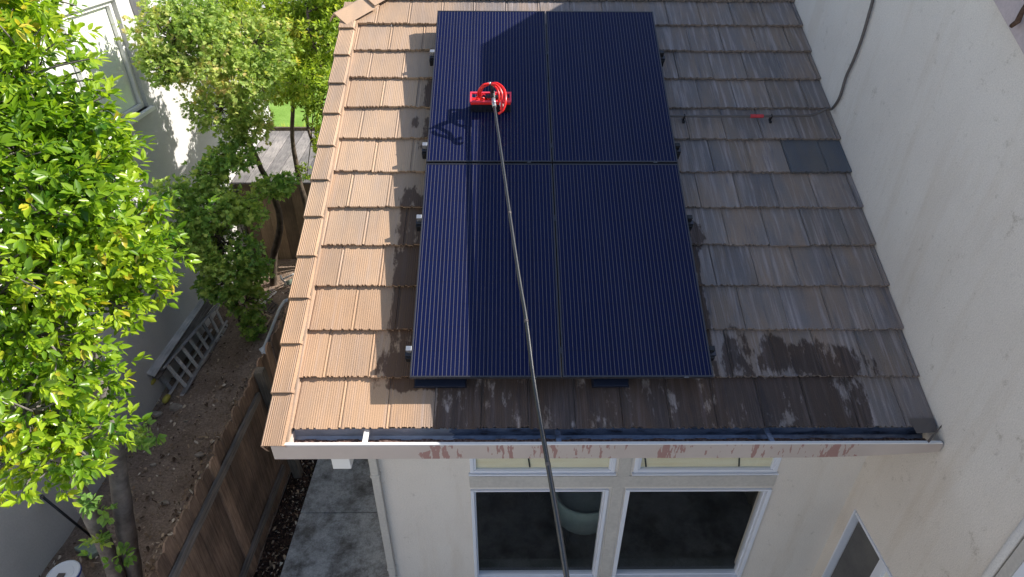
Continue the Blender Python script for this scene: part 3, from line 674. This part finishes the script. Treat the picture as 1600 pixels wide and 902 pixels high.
m = MB(); m.tube([bp(bx0+.05, -.02, ht), bp(bx0+.12, .045, ht), bp(bx0+.16, -.02, ht), bp(bx0+.22, .045, ht)], .006, 6); m.build('brush_brace', M['red'], pole, smooth=True)
hub = i0-d_*.03
m = MB(); m.tube([hub+NV*.02, i0+d_*.03], .022, 10); m.tube([bp(i0[0]-.07, .01, ht), bp(i0[0]+.07, .01, ht)], .016, 8); m.bar(bp(i0[0], .01, ht), hub, .03, .03, NV); m.build('swivel', M['black'], pole, bevel=.002)
def hose(pix, r=.0105, mt='red', nm='hose'):
    pts = [onroof(u, v, h) for u, v, h in pix]; MB().tube(smoothpath(pts, 7), r, 8).build(nm, M[mt], pole, smooth=True)
hose([(768, 131, .42), (778, 131, .43), (788, 141, .42), (790, 158, .40), (786, 172, .36), (779, 178, .33)])
hose([(768, 132, .44), (777, 134, .45), (784, 146, .42), (784, 162, .38), (783, 172, .36)], .010)
hose([(770, 133, .36), (777, 140, .36), (780, 152, .33), (779, 160, .29)], .009)
hose([(764, 131, .42), (755, 133, .42), (748, 142, .38), (748, 151, .31), (756, 154, .28), (752, 158, .26)], .009)
hose([(764, 132, .40), (756, 136, .39), (751, 144, .34), (750, 150, .30), (745, 152, .27), (748, 157, .26)], .009)
MB().tube([onroof(783, 162, .36), onroof(784, 166, .36)], .016, 8).build('hose_clip', M['white'], pole, smooth=True)
MB().tube([onroof(762, 131, .41), onroof(767, 130.5, .42)], .012, 8).build('hose_fitting', M['alu'], pole, smooth=True)
MB().tube([onroof(767, 131, .42), onroof(769, 138, .36), onroof(770, 146, .33)], .013, 8).build('gooseneck', M['black'], pole, smooth=True)
# ================================================================== fence
XFN = -2.72; FT = G-4.47
fence = thing('fence', (XFN, 4.6, 0), 'weathered brown picket fence between the dirt yard and the concrete path', 'fence')
m = MB(); y = 1.2
while y < 9.4:
    wd = .142; x = XFN+random.uniform(-.012, .010); t = FT+random.uniform(-.03, .02); lean = random.uniform(-.022, .022); m.tone = (random.random(), 0, 0)
    pr = [(y, .03), (y+wd, .03), (y+wd+lean, t-.045), (y+wd*.72+lean, t), (y+wd*.28+lean, t), (y+lean, t-.045)]
    m.prism_x(pr, x-.009, x+.009); y += wd+random.choice((.003, .004, .006, .006, .014))
m.build('pickets', M['fence'], fence)
m = MB(); m.tone = (.7, 0, 0); m.hexa([(XFN+.012, 1.2, FT-.33), (XFN+.05, 1.2, FT-.33), (XFN+.05, 5.02, FT-.30), (XFN+.012, 5.02, FT-.30), (XFN+.012, 1.2, FT-.24), (XFN+.05, 1.2, FT-.24), (XFN+.05, 5.02, FT-.21), (XFN+.012, 5.02, FT-.21)])
m.build('top_rail', M['rail'], fence, bevel=.004)
m = MB(); m.tone = (.4, 0, 0); m.box(XFN+.012, XFN+.05, 1.2, 5.1, .28, .37); m.box(XFN+.012, XFN+.05, 5.3, 9.3, .28, .37); m.build('bottom_rail', M['rail'], fence, bevel=.004)
m = MB(); m.tone = (.5, 0, 0); m.bar((XFN+.13, 5.22, -.05), (XFN+.06, 5.12, FT+.02), .10, .10, (0, 1, 0)); m.build('post', M['post'], fence, bevel=.008)
m = MB(); m.tone = (.4, 0, 0); m.box(XFN+.05, XFN+.14, 2.2, 2.29, -.05, FT-.1); m.build('post', M['post'], fence, bevel=.006)
# ================================================================== shed
sh = thing('shed', (-4.3, 11.3, 0), 'low garden shed with grey plank roof wedged between the two houses', 'shed')
zt = G-4.60
m = MB(); x = -4.90
while x < -2.3:
    m.tone = (random.random(), 0, 0); wd = .24; m.box(x, x+wd-.006, 10.5, 10.52, 0, zt-.05); x += wd
m.build('wall', M['shedwall'], sh)
m = MB(); m.tone = (.5, 0, 0); m.box(-4.9, -2.3, 10.53, 12.6, 0, zt-.06); m.build('body', M['shedwall'], sh)
m = MB(); x = -4.93
while x < -2.2:
    m.tone = (random.random(), 0, 0); m.hexa([(x, 10.4, zt-.045), (x+.24, 10.4, zt-.045), (x+.24, 12.6, zt+.14), (x, 12.6, zt+.14), (x, 10.4, zt-.01), (x+.24, 10.4, zt-.01), (x+.24, 12.6, zt+.175), (x, 12.6, zt+.175)]); x += .252
m.build('plank_roof', M['plank'], sh, bevel=.003)
m = MB(); m.tone = (.1, 0, 0); m.box(-4.93, -2.2, 12.60, 12.66, zt+.1, zt+.24); m.build('roof_edge', M['darkbark'], sh)
# ================================================================== neighbour's house
XN = -4.97
nb = thing('neighbour_house', (XN, 6, 0), 'neighbouring house with bright cream stucco wall and tall white window', 'house')
NWh = [(6.55, 8.66, G-2.70, G-1.33), (8.98, 9.42, G-1.80, G-1.10)]
m = MB(); wall_x(m, XN-.18, XN, -6, 13.05, 0, G+.3, [NWh[0]]); m.build('wall', M['neigh'], nb)
for y in (12.9, -6): m = MB(); m.box(XN-8, XN-.18, y, y+.15, 0, G+.3); m.build('end_wall', M['neigh'], nb)
m = MB(); m.box(XN-8.3, XN+.12, -6.3, 13.3, G+.3, G+.42); m.build('roof', M['trim'], nb)
a, b, c, d_ = NWh[0]
m = MB(); XR = XN-.06
m.box(XR-.05, XR, a, a+.06, c, d_); m.box(XR-.05, XR, b-.06, b, c, d_); m.box(XR-.05, XR, a+.06, b-.06, c, c+.06); m.box(XR-.05, XR, a+.06, b-.06, d_-.06, d_); m.box(XR-.05, XR+.012, 7.58, 7.68, c+.06, d_-.06)
wn = m.build('window', M['white'], nb, bevel=.004)
m = MB(); m.box(XR-.035, XR-.03, a+.06, b-.06, c+.06, d_-.06); m.build('glass', M['glass'], wn)
m = MB(); m.box(XR-.07, XR-.06, a+.06, b-.06, c+.06, d_-.06); m.build('blind', M['paleshade'], wn)
m = MB(); m.box(XN-.06, XN+.06, a-.05, b+.05, c-.05, c); m.build('sill', M['white'], wn, bevel=.004)
# dark oval plaque-like recess near the top
m = MB(); n_ = 24; cy, cz = 9.17, G-1.42
ring = [m.pt((XN+.012, cy+.19*math.cos(2*PI*i/n_), cz+.42*math.sin(2*PI*i/n_))) for i in range(n_)]; m.f.append(ring)
ring2 = [m.pt((XN+.0005, cy+.20*math.cos(2*PI*i/n_), cz+.43*math.sin(2*PI*i/n_))) for i in range(n_)]
for i in range(n_): m.f.append([ring[i], ring[(i+1) % n_], ring2[(i+1) % n_], ring2[i]])
ow = m.build('oval_window', M['screen'], nb)
# ================================================================== trees
def leaf_mesh(name, P, D, U, L, Wd, tone, material, parent, lobed=False):
    n = len(P); D = D/np.linalg.norm(D, axis=1)[:, None]; A = np.cross(D, U); A /= (np.linalg.norm(A, axis=1)[:, None]+1e-9); N_ = np.cross(A, D)
    L = L[:, None]; Wd = Wd[:, None]
    if lobed:
        prof = [(0, 0, 0), (.25, .28, .05), (.20, .55, .0), (.48, .30, .06), (.62, .50, 0), (.66, .22, .05), (1, 0, -.05), (.66, -.22, .05), (.62, -.50, 0), (.48, -.30, .06), (.20, -.55, 0), (.25, -.28, .05)]
        fc = [[0, 1, 2, 3, 4, 5, 6], [0, 6, 7, 8, 9, 10, 11]]
    else:
        prof = [(0, 0, 0), (.33, .5, .16), (.72, .36, .10), (1, 0, -.12), (.72, -.36, .10), (.33, -.5, .16)]
        fc = [[0, 1, 2, 3], [0, 3, 4, 5]]
    k = len(prof); V = np.stack([P+D*L*a+A*Wd*b*1.0+N_*Wd*c for a, b, c in prof], 1).reshape(-1, 3)
    off = vec(0, 0, 0); q = parent
    while q is not None: off = off+np.array(q.location); q = q.parent
    V = V-off
    nf = len(fc); fl = len(fc[0]); me = bpy.data.meshes.new(name)
    me.vertices.add(len(V)); me.vertices.foreach_set('co', V.astype(np.float32).ravel())
    idx = (np.arange(n)[:, None, None]*k+np.array(fc)[None]).reshape(-1)
    me.loops.add(len(idx)); me.loops.foreach_set('vertex_index', idx.astype(np.int32))
    me.polygons.add(n*nf); me.polygons.foreach_set('loop_start', (np.arange(n*nf)*fl).astype(np.int32))
    me.update(calc_edges=True)
    ca = me.color_attributes.new('tone', 'FLOAT_COLOR', 'POINT'); t = np.repeat(np.clip(tone, 0, 1), k)
    ca.data.foreach_set('color', np.stack([t, t, t, np.ones_like(t)], 1).astype(np.float32).ravel())
    me.materials.append(material); o = bpy.data.objects.new(name, me); COL.objects.link(o); o.parent = parent; return o
def unit(a): return a/(np.linalg.norm(a, axis=-1, keepdims=True)+1e-9)
def crown_points(ells, n, shell=.5, gap=.3, fq=1, rag=.2):
    vol = np.array([e[1][0]*e[1][1]*e[1][2] for e in ells])**.8; pick = rng.choice(len(ells), n, p=vol/vol.sum())
    C = np.array([e[0] for e in ells])[pick]; Rr = np.array([e[1] for e in ells])[pick]
    d = unit(rng.normal(size=(n, 3))); r = rng.random(n)**(1/3*shell+.0); r = .25+.75*r
    P = C+d*Rr*(r*(1+rag*rng.normal(size=n)))[:, None]
    f = 1.15*np.sin(P[:, 0]*3.9*fq+1)*np.sin(P[:, 1]*3.6*fq+2)*np.sin(P[:, 2]*5.0*fq+.6)+.5*np.sin(P[:, 0]*11+3)*np.sin(P[:, 1]*12)*np.sin(P[:, 2]*10+1)
    keep = f > -gap*.9+(-.5)*(1-gap)
    return P[keep], unit((P-C)/Rr)[keep]
def foliage(parent, ells, ntw, per, L, Wr, material, droop=.2, lobed=False, spread=.07, gap=.3, tonebias=0, zlo=None):
    P, O = crown_points(ells, ntw, gap=gap)
    n = len(P); ax = unit(O*.9+rng.normal(size=(n, 3))*.45+vec(0, 0, .25))
    tint = rng.normal(size=n)*.17
    clump = .5+.22*np.sin(P[:, 0]*3.3+P[:, 1]*2.1)*np.sin(P[:, 2]*3.9+1.2)
    PP = np.repeat(P, per, 0); AX = np.repeat(ax, per, 0); m_ = len(PP)
    side = unit(np.cross(AX, rng.normal(size=(m_, 3)))); t = rng.random(m_)
    D = unit(side*(.95-.3*t)[:, None]+AX*(.45+.6*t)[:, None]+vec(0, 0, -droop))
    base = PP+AX*((t-.6)*spread)[:, None]+side*.006
    U = unit(AX*.8+vec(0, 0, .8)+rng.normal(size=(m_, 3))*.35)
    LL = L*(.42+.75*rng.random(m_)**.8); tone = np.repeat(clump+tint, per)+rng.normal(size=m_)*.13+tonebias+.12*(t-.5)
    leaf_mesh('crown', base, D, U, LL, LL*Wr*(.8+.4*rng.random(m_)), tone, material, parent, lobed)
    return P, ax
def branches(parent, trunks, ells, P, mt, r0=.05, ntw=120, name='trunk'):
    m = MB()
    for tr in trunks:
        pts, rr = tr; pts = smoothpath(pts, 5); k = len(pts)
        m.tube([p+vec(*(random.uniform(-.006, .006) for _ in range(3))) for p in pts], [rr[0]+(rr[1]-rr[0])*i/(k-1)+random.uniform(-.003, .003) for i in range(k)], 10)
    tips = [vec(*t[0][-1]) for t in trunks]
    for c, r in ells:
        c = vec(*c); s_ = min(tips, key=lambda q: np.linalg.norm(q-c)); mid = (s_+c)/2+vec(random.uniform(-.08, .08), random.uniform(-.08, .08), .04)
        m.tube(smoothpath([s_, mid, c], 4), [r0*(.7-.45*i/8) for i in range(9)], 7)
    cs = np.array([e[0] for e in ells])
    for i in rng.choice(len(P), min(ntw, len(P)), replace=False):
        p = P[i]; c = cs[np.argmin(((cs-p)**2).sum(1))]; mid = (p+c)/2+rng.normal(size=3)*.04
        m.tube(smoothpath([c, mid, p], 3), [.010, .009, .008, .007, .006, .005, .004], 5, cap=False)
    return m.build(name, mt, parent, smooth=True)
def at(u, v, dist): return CAM+ray(u, v)*dist
# --- the big glossy tree close by on the left
tA = thing('broadleaf_tree', (-3.80, 3.55, 0), 'big sunlit bright green glossy leaved tree with two pale trunks at left', 'tree')
EA = []
for u, v, dd, r in [(-15, 60, 5.3, (.50, .55, .5)), (40, 130, 5.1, (.45, .5, .45)), (85, 195, 5.1, (.42, .42, .38)), (20, 260, 5.0, (.6, .6, .55)), (110, 260, 5.1, (.44, .45, .4)), (60, 330, 4.9, (.6, .5, .5)), (140, 350, 5.0, (.5, .5, .4)), (215, 395, 5.1, (.32, .36, .28)), (235, 440, 5.2, (.22, .25, .24)), (130, 430, 5.0, (.45, .45, .35)), (30, 430, 4.8, (.5, .5, .45)), (60, 520, 4.9, (.45, .45, .35)), (120, 590, 5.1, (.32, .3, .26)), (40, 640, 4.9, (.34, .38, .35)), (110, 690, 5.0, (.33, .3, .26)), (155, 660, 5.2, (.24, .24, .2)), (70, 730, 5.0, (.20, .2, .15)), (10, 720, 4.9, (.18, .2, .2)), (-60, 300, 5.0, (.6, .8, .8)), (-60, 600, 5.0, (.5, .6, .5)), (-40, 80, 5.4, (.6, .6, .6)), (185, 480, 5.15, (.22, .22, .18)), (15, 5, 5.5, (.28, .35, .3))]:
    EA.append((tuple(at(u, v, dd)), tuple(.88*q for q in r)))
PA, _ = foliage(tA, EA, 4500, 8, .080, .44, LEAF_A, gap=.05, spread=.09)
small = [(tuple(at(u, v, dd)), (.07, .07, .06)) for u, v, dd in [(225, 675, 6.3), (245, 682, 6.5), (200, 685, 6.2), (140, 785, 5.9), (165, 800, 6.6), (150, 850, 6.8), (195, 868, 6.9), (175, 880, 6.9), (30, 755, 5.6), (215, 695, 6.3)]]
PS, _ = foliage(tA, small, 60, 7, .07, .5, LEAF_D, gap=.9, spread=.06)
bA = (-3.80, 3.55, -.05)
t1 = [bA, at(205, 880, 7.6), at(190, 780, 6.9), at(178, 690, 6.3), at(160, 650, 5.9), at(150, 590, 5.5), at(120, 500, 5.2), at(90, 380, 5.0)]
t2 = [(-3.85, 3.45, -.05), at(175, 880, 7.4), at(140, 800, 6.7), at(110, 745, 6.1), at(85, 690, 5.5), at(50, 600, 5.1), at(10, 500, 5.0)]
t3 = [at(160, 650, 5.9), at(120, 575, 5.7), at(105, 540, 5.5), at(60, 430, 5.2)]
branches(tA, [(t1, (.095, .04)), (t2, (.08, .035)), (t3, (.06, .03))], EA, PA, M['bark'], .05, 900)
# --- maple with dull small leaves beside the neighbour's wall
tB = thing('maple_tree', (-4.28, 9.6, 0), 'dull green maple with fine leaves in front of the sunlit white wall', 'tree')
EB = [(tuple(on(u, v, 1, y)), r) for u, v, y, r in [(275, 60, 8.3, (.45, .5, .38)), (330, 90, 8.4, (.5, .5, .42)), (300, 30, 8.6, (.4, .4, .3)), (380, 120, 8.6, (.42, .45, .38)), (345, 170, 8.5, (.42, .4, .3)), (400, 70, 8.9, (.42, .4, .35)), (255, 105, 8.1, (.25, .3, .2)), (390, 195, 8.8, (.3, .35, .22))]]
PB, _ = foliage(tB, EB, 4600, 6, .060, .8, LEAF_B, lobed=True, gap=.12, spread=.06)
branches(tB, [([(-4.28, 9.6, -.05), on(428, 400, 1, 9.5), on(438, 350, 1, 9.3), on(425, 300, 1, 9.1), on(395, 235, 1, 8.9), on(350, 130, 1, 8.6)], (.07, .03))], EB, PB, M['darkbark'], .03, 160)
# --- lime green loose tree behind, over the shed
tC = thing('lime_tree', (-3.62, 10.2, 0), 'airy yellow green tree with thin dark stems rising beside the shed roof', 'tree')
EC = [(tuple(on(u, v, 1, y)), r) for u, v, y, r in [(440, 40, 11, (.6, .5, .45)), (500, 60, 10.6, (.5, .5, .5)), (480, 120, 10.3, (.5, .5, .4)), (520, 20, 10.8, (.4, .4, .4)), (430, 110, 11, (.4, .5, .4)), (500, 160, 10.0, (.25, .3, .4)), (400, 15, 11.5, (.5, .4, .3)), (540, 0, 11, (.5, .4, .3)), (505, 225, 10.0, (.14, .2, .3)), (480, 270, 10.1, (.10, .15, .12)), (470, 130, 9.8, (.3, .35, .25)), (425, 140, 9.8, (.22, .3, .2)), (350, 20, 11.5, (.4, .4, .25)), (465, 5, 11.2, (.5, .4, .3))]]
PC, _ = foliage(tC, EC, 5000, 7, .080, .42, LEAF_C, gap=.3, spread=.08)
branches(tC, [([(-3.62, 10.2, -.05), on(482, 340, 1, 10.2), on(468, 280, 1, 10.2), on(457, 215, 1, 10.2), on(462, 120, 1, 10.3), on(470, 50, 1, 10.5)], (.065, .02)), ([(-3.35, 10.15, 0), on(510, 290, 1, 10.1), on(497, 240, 1, 10.1), on(480, 190, 1, 10.2), on(490, 100, 1, 10.3)], (.045, .018)), ([on(500, 180, 1, 10.1), on(503, 120, 1, 10.2), on(490, 70, 1, 10.3), on(480, 20, 1, 10.5)], (.035, .02))], EC, PC, M['darkbark'], .022, 200)
# --- low maple in shade
tD = thing('small_maple', (-4.3, 8.2, 0), 'low dark green maple in shade above the ladder and planks', 'tree')
ED = [(tuple(on(u, v, 1, y)), r) for u, v, y, r in [(330, 330, 7.9, (.42, .4, .32)), (300, 370, 7.7, (.32, .35, .28)), (350, 390, 7.8, (.42, .4, .3)), (350, 440, 7.8, (.38, .35, .25)), (385, 470, 8.0, (.26, .3, .24)), (395, 510, 8.0, (.16, .22, .16)), (265, 300, 7.6, (.22, .25, .14)), (330, 270, 8.2, (.22, .25, .18)), (380, 330, 8.2, (.3, .3, .18)), (430, 290, 8.8, (.3, .3, .14)), (365, 245, 8.4, (.3, .3, .2)), (400, 420, 8.1, (.2, .25, .16))]]
PD, _ = foliage(tD, ED, 4200, 6, .066, .85, LEAF_D, lobed=True, gap=.15, spread=.06, tonebias=.22)
branches(tD, [([(-4.3, 8.2, -.05), on(370, 480, 1, 8.1), on(350, 420, 1, 8.0), on(340, 370, 1, 7.9)], (.05, .025))], ED, PD, M['darkbark'], .02, 120)
# --- plants by the lawn
def tuft(name, c, n, h, mt, label, cat):
    P = np.tile(vec(*c), (n, 1))+rng.normal(size=(n, 3))*vec(.22, .12, 0); D = unit(rng.normal(size=(n, 3))*vec(.5, .5, 0)+vec(0, 0, 1)); o = bpy.data.objects.new(name, None)
    root = thing(name, c, label, cat); leaf_mesh('blades', P, D, unit(rng.normal(size=(n, 3))), h*(.6+.6*rng.random(n)), np.full(n, .03), .8+.3*rng.random(n), mt, root); bpy.data.objects.remove(o)
tuft('grass_clump', (-5.6, 15.6, 0), 500, .9, LEAF_C, 'yellow green clump of long grass just beyond the shed roof', 'plant')
th = thing('hedge', (-7, 27, 0), 'loose pale green hedge at the far edge of the lawn', 'hedge')
foliage(th, [((x, 27, .9), (1.3, .5, .9)) for x in (-16, -14, -12, -10, -8, -6, -4)], 2500, 5, .16, .5, LEAF_C, gap=.6, spread=.2)
# ================================================================== things in the yard
def gp(u, v, z=.03): return on(u, v, 2, z)
def ladder(name, a0, a1, b0, b1, nr, w, label, feet=False, mt='laddergrey'):
    r = thing(name, a0, label, 'ladder'); a0, a1, b0, b1 = map(lambda p: vec(*p), (a0, a1, b0, b1)); nrm = np.cross(a1-a0, b0-a0); nrm /= np.linalg.norm(nrm)
    for p, q in ((a0, a1), (b0, b1)):
        m = MB(); m.tone = (random.random(), 0, 0); m.bar(p, q, .03, w, nrm); m.build('side_rail', M[mt], r, bevel=.003)
    for i in range(nr):
        t = (i+.6)/nr; m = MB(); m.tone = (random.random(), 0, 0); m.bar(a0+(a1-a0)*t, b0+(b1-b0)*t, .055, .022, nrm); m.build('rung', M[mt], r, bevel=.002)
    if feet:
        for p, q in ((a0, a1), (b0, b1)):
            d = (p-q)/np.linalg.norm(p-q); MB().tube([p-d*.02, p+d*.03, p+d*.09, p+d*.12], [.035, .045, .042, .02], 10).build('foot', M['yellow'], r, smooth=True)
    return r
ladder('step_ladder', gp(286, 615, .06), gp(352, 503, .06), gp(252, 578, .42), gp(340, 476, .42), 8, .11, 'grey wooden ladder with wide side rails lying on its edge by the wall')
ladder('extension_ladder', gp(262, 620, .08), gp(330, 515, .08), gp(240, 592, .34), gp(312, 490, .34), 7, .05, 'dusty grey ladder with two yellow rubber feet under the other ladder', True)
for i, (p, q, wd, lb) in enumerate([(gp(232, 585, .52), gp(322, 455, .52), .17, 'upper long grey plank resting against the ladders and wall'), (gp(240, 590, .40), gp(330, 470, .45), .14, 'lower long brown plank squeezed between wall and ladders'), (gp(243, 528, .70), gp(285, 465, .75), .03, 'thin pale batten standing against the shaded wall behind the planks')]):
    m = MB(); m.tone = (.7-.3*i, 0, 0); m.bar(p, q, wd, .03, (0.5, 0, 1)); tag(m.build('plank', M['laddergrey'] if i != 1 else M['rail'], bevel=.003), lb, 'plank', 'planks stored by the neighbour wall')
# base board beneath the ladders
m = MB(); m.tone = (.9, 0, 0); m.bar(gp(284, 620, .03), gp(354, 508, .03), .05, .04); tag(m.build('board', M['laddergrey'], bevel=.003), 'thin pale board lying on the dirt along the lower edge of the ladders', 'board')
# bucket
bc_ = on(98, 897, 2, .385); bk = thing('bucket', (bc_[0], bc_[1], .02), 'white round bucket with blue rim beside the shaded wall', 'bucket')
bl = vec(bc_[0], bc_[1], .02)
MB().lathe(bl, [(.12, 0), (.145, .30), (.15, .33)], 32).build('body', M['bucketw'], bk, smooth=True)
MB().lathe(bl, [(.150, .325), (.158, .33), (.158, .352), (.150, .356)], 32).build('rim', M['blue'], bk, smooth=True)
MB().lathe(bl, [(.150, .345), (.154, .352), (.154, .366), (.140, .372), (.136, .364), (.10, .363), (.098, .368), (.03, .368)], 40).build('lid', M['bucketw'], bk)
m = MB(); m.box(bl[0]-.035, bl[0]+.035, bl[1]-.05, bl[1]+.0, .02+.369, .02+.385); m.build('lid_spout', M['conduit'], bk, bevel=.006)
# black stick leaning on the wall
a = on(66, 776, 0, XN+.02); b = gp(142, 838, .05)
st = thing('stick', b, 'thin black stick leaning against the shaded wall by the bucket', 'stick'); MB().tube([a, b], .014, 8).build('shaft', M['black'], st, smooth=True); MB().tube([a+(a-b)*.02, a-(a-b)*.02], .017, 8).build('tip', M['conduit'], st, smooth=True)
# green paver behind the trunk
c = gp(146, 858, .03); m = MB(); m.tone = (.5, 0, 0); m.hexa([c+vec(-.19, -.02, 0), c+vec(.06, -.13, 0), c+vec(.17, .02, 0), c+vec(-.03, .14, 0), c+vec(-.19, -.02, .06), c+vec(.06, -.13, .06), c+vec(.17, .02, .06), c+vec(-.03, .14, .06)])
tag(m.build('paver', M['stone'], bevel=.01), 'square mossy green stone paver on the dirt behind the tree trunks', 'paver')
# stones
for i, (u, v, s_, lb) in enumerate([(244, 648, .085, 'flat grey stone just below the yellow ladder foot'), (275, 637, .10, 'larger flat grey stone right of the yellow ladder foot'), (313, 711, .06, 'pale angular stone alone in the middle of the dirt'), (258, 786, .055, 'pale pointed stone near the tree trunk on the dirt'), (240, 727, .045, 'small white stone chip lower left of the pale angular stone'), (291, 659, .035, 'small round pebble on the dirt under the ladders')]):
    c = gp(u, v, .04); m = MB(); n_ = 9; T_ = []
    for z, k in ((0, 1), (.35, .92), (.5, .6)): T_.append([m.pt(c+vec(s_*k*math.cos(2*PI*j/n_)*(1+.35*math.sin(j*2.3+i)), .6*s_*k*math.sin(2*PI*j/n_)*(1+.3*math.cos(j*1.7+i)), z*s_)) for j in range(n_)])
    for a_, b_ in zip(T_, T_[1:]):
        for j in range(n_): m.f.append([a_[j], a_[(j+1) % n_], b_[(j+1) % n_], b_[j]])
    m.f.append(T_[-1]); tag(m.build('stone', M['rock']), lb, 'stone', 'stones on the dirt')
# white pipe, racks, broken frames in the corner
P = [gp(412, 545, .06), gp(421, 522, .10), gp(437, 482, .26), gp(444, 471, .30), gp(452, 468, .26)]
pt_ = thing('drain_pipe', P[0], 'white bent drainpipe lying in the corner of the yard by the roof edge', 'pipe'); MB().tube(P[:4], .026, 8).build('pipe', M['white'], pt_, smooth=True); MB().tube(P[3:], .03, 8).build('elbow', M['bucketw'], pt_, smooth=True)
ch = thing('chair_frame', gp(445, 430), 'white bent tubular chair frame tipped over under the small tree', 'chair frame')
MB().tube(smoothpath([gp(438, 431, .35), gp(441, 437, .3), gp(446, 443, .15), gp(444, 448, .05)], 4), .018, 8).build('leg', M['white'], ch, smooth=True)
MB().tube([gp(440, 437, .3), gp(460, 428, .3), gp(476, 422, .25)], .016, 8).build('side_bar', M['white'], ch, smooth=True)
MB().tube([gp(446, 446, .08), gp(463, 442, .08), gp(478, 438, .08)], .016, 8).build('side_bar', M['bucketw'], ch, smooth=True)
m = MB(); m.face(gp(445, 440, .2), gp(463, 433, .2), gp(466, 440, .1), gp(449, 446, .1)); m.build('sling_seat', M['stone'], ch)
rk = thing('wire_rack', gp(415, 465), 'pale comb like wire rack lying on the dirt near the small tree', 'rack')
m = MB(); a, b = gp(407, 477, .05), gp(432, 456, .05)
MB().tube([a, b], .012, 6).build('bar', M['white'], rk)
m = MB()
for i in range(11):
    t = i/10; p = a+(b-a)*t; m.tube([p, p+vec(-.10, .02, .06)], .005, 5)
m.build('tines', M['white'], rk)
for nm, quad, nb_, lb in (('wooden_grate', [(401, 508), (416, 510), (424, 496), (409, 489)], 2, 'pale tan broken wooden frame with two slats on the dirt'), ('wooden_grate', [(412, 484), (425, 490), (434, 477), (424, 470)], 2, 'dim brown broken wooden frame half hidden behind the tan one')):
    q = [gp(u, v, .06) for u, v in quad]; g = thing(nm, q[0], lb, 'wooden frame', 'broken wooden frames in the corner'); tm = M['tan'] if 'tan' in lb.split() and 'pale' in lb else M['rail']
    m = MB(); m.tone = (.7, 0, 0)
    for i in range(4): m.bar(q[i], q[(i+1) % 4], .022, .02)
    m.build('frame', tm, g); m = MB(); m.tone = (.7, 0, 0)
    for i in range(nb_): t = (i+1)/(nb_+1); m.bar(q[0]+(q[1]-q[0])*t, q[3]+(q[2]-q[3])*t, .018, .018)
    m.build('slat', tm, g)
c = gp(415, 552, .06); m = MB(); n_ = 8; T_ = []
for z in range(7):
    T_.append([m.pt(c+vec(.07*math.sin(PI*(z+.6)/7.5)*math.cos(2*PI*j/n_)*random.uniform(.6, 1.3), .09*math.sin(PI*(z+.6)/7.5)*math.sin(2*PI*j/n_)*random.uniform(.6, 1.3), z*.022+random.uniform(-.01, .01))) for j in range(n_)])
for a_, b_ in zip(T_, T_[1:]):
    for j in range(n_): m.f.append([a_[j], a_[(j+1) % n_], b_[(j+1) % n_], b_[j]])
m.f.append(T_[-1]); tag(m.build('crumpled_bag', M['bucketw']), 'crumpled white plastic bag at the lower end of the white drainpipe', 'bag')
# ================================================================== tub chair behind the left window
tc = thing('tub_chair', (.85, 4.34, .1), 'grey green rounded tub chair seen through the left window', 'chair')
m = MB(); A = []; n_ = 20
for i in range(n_+1):
    a = math.radians(-195+210*i/n_) ; 
    A.append([m.pt((.85+r*math.cos(a), 4.34+.9*r*math.sin(a), z)) for r, z in ((.29, .42), (.32, .62), (.34, .80), (.325, .82), (.29, .80), (.26, .50))])
for a_, b_ in zip(A, A[1:]):
    for j in range(5): m.f.append([a_[j], a_[j+1], b_[j+1], b_[j]])
m.build('shell', M['upholstery'], tc, smooth=True)
MB().lathe((.85, 4.37, .42), [(.23, 0), (.27, .03), (.28, .24), (.2, .29)], 24).build('seat', M['upholstery'], tc, smooth=True)
for x in (-.18, .18):
    for y in (-.16, .16): MB().tube([(.85+x, 4.34+y, .1), (.85+x*.9, 4.34+y*.9, .43)], [.012, .018], 8).build('leg', M['black'], tc)
tb = thing('dining_table', (1.25, 4.9, .1), 'dark table standing behind the right window indoors', 'table')
MB().lathe((1.15, 5.3, .80), [(.5, 0), (.52, .02), (.5, .04)], 30).build('tabletop', M['black'], tb)
for x in (-.3, .3):
    for y in (-.3, .3): MB().tube([(1.15+x, 5.3+y, .1), (1.15+x, 5.3+y, .8)], .025, 8).build('leg', M['black'], tb)
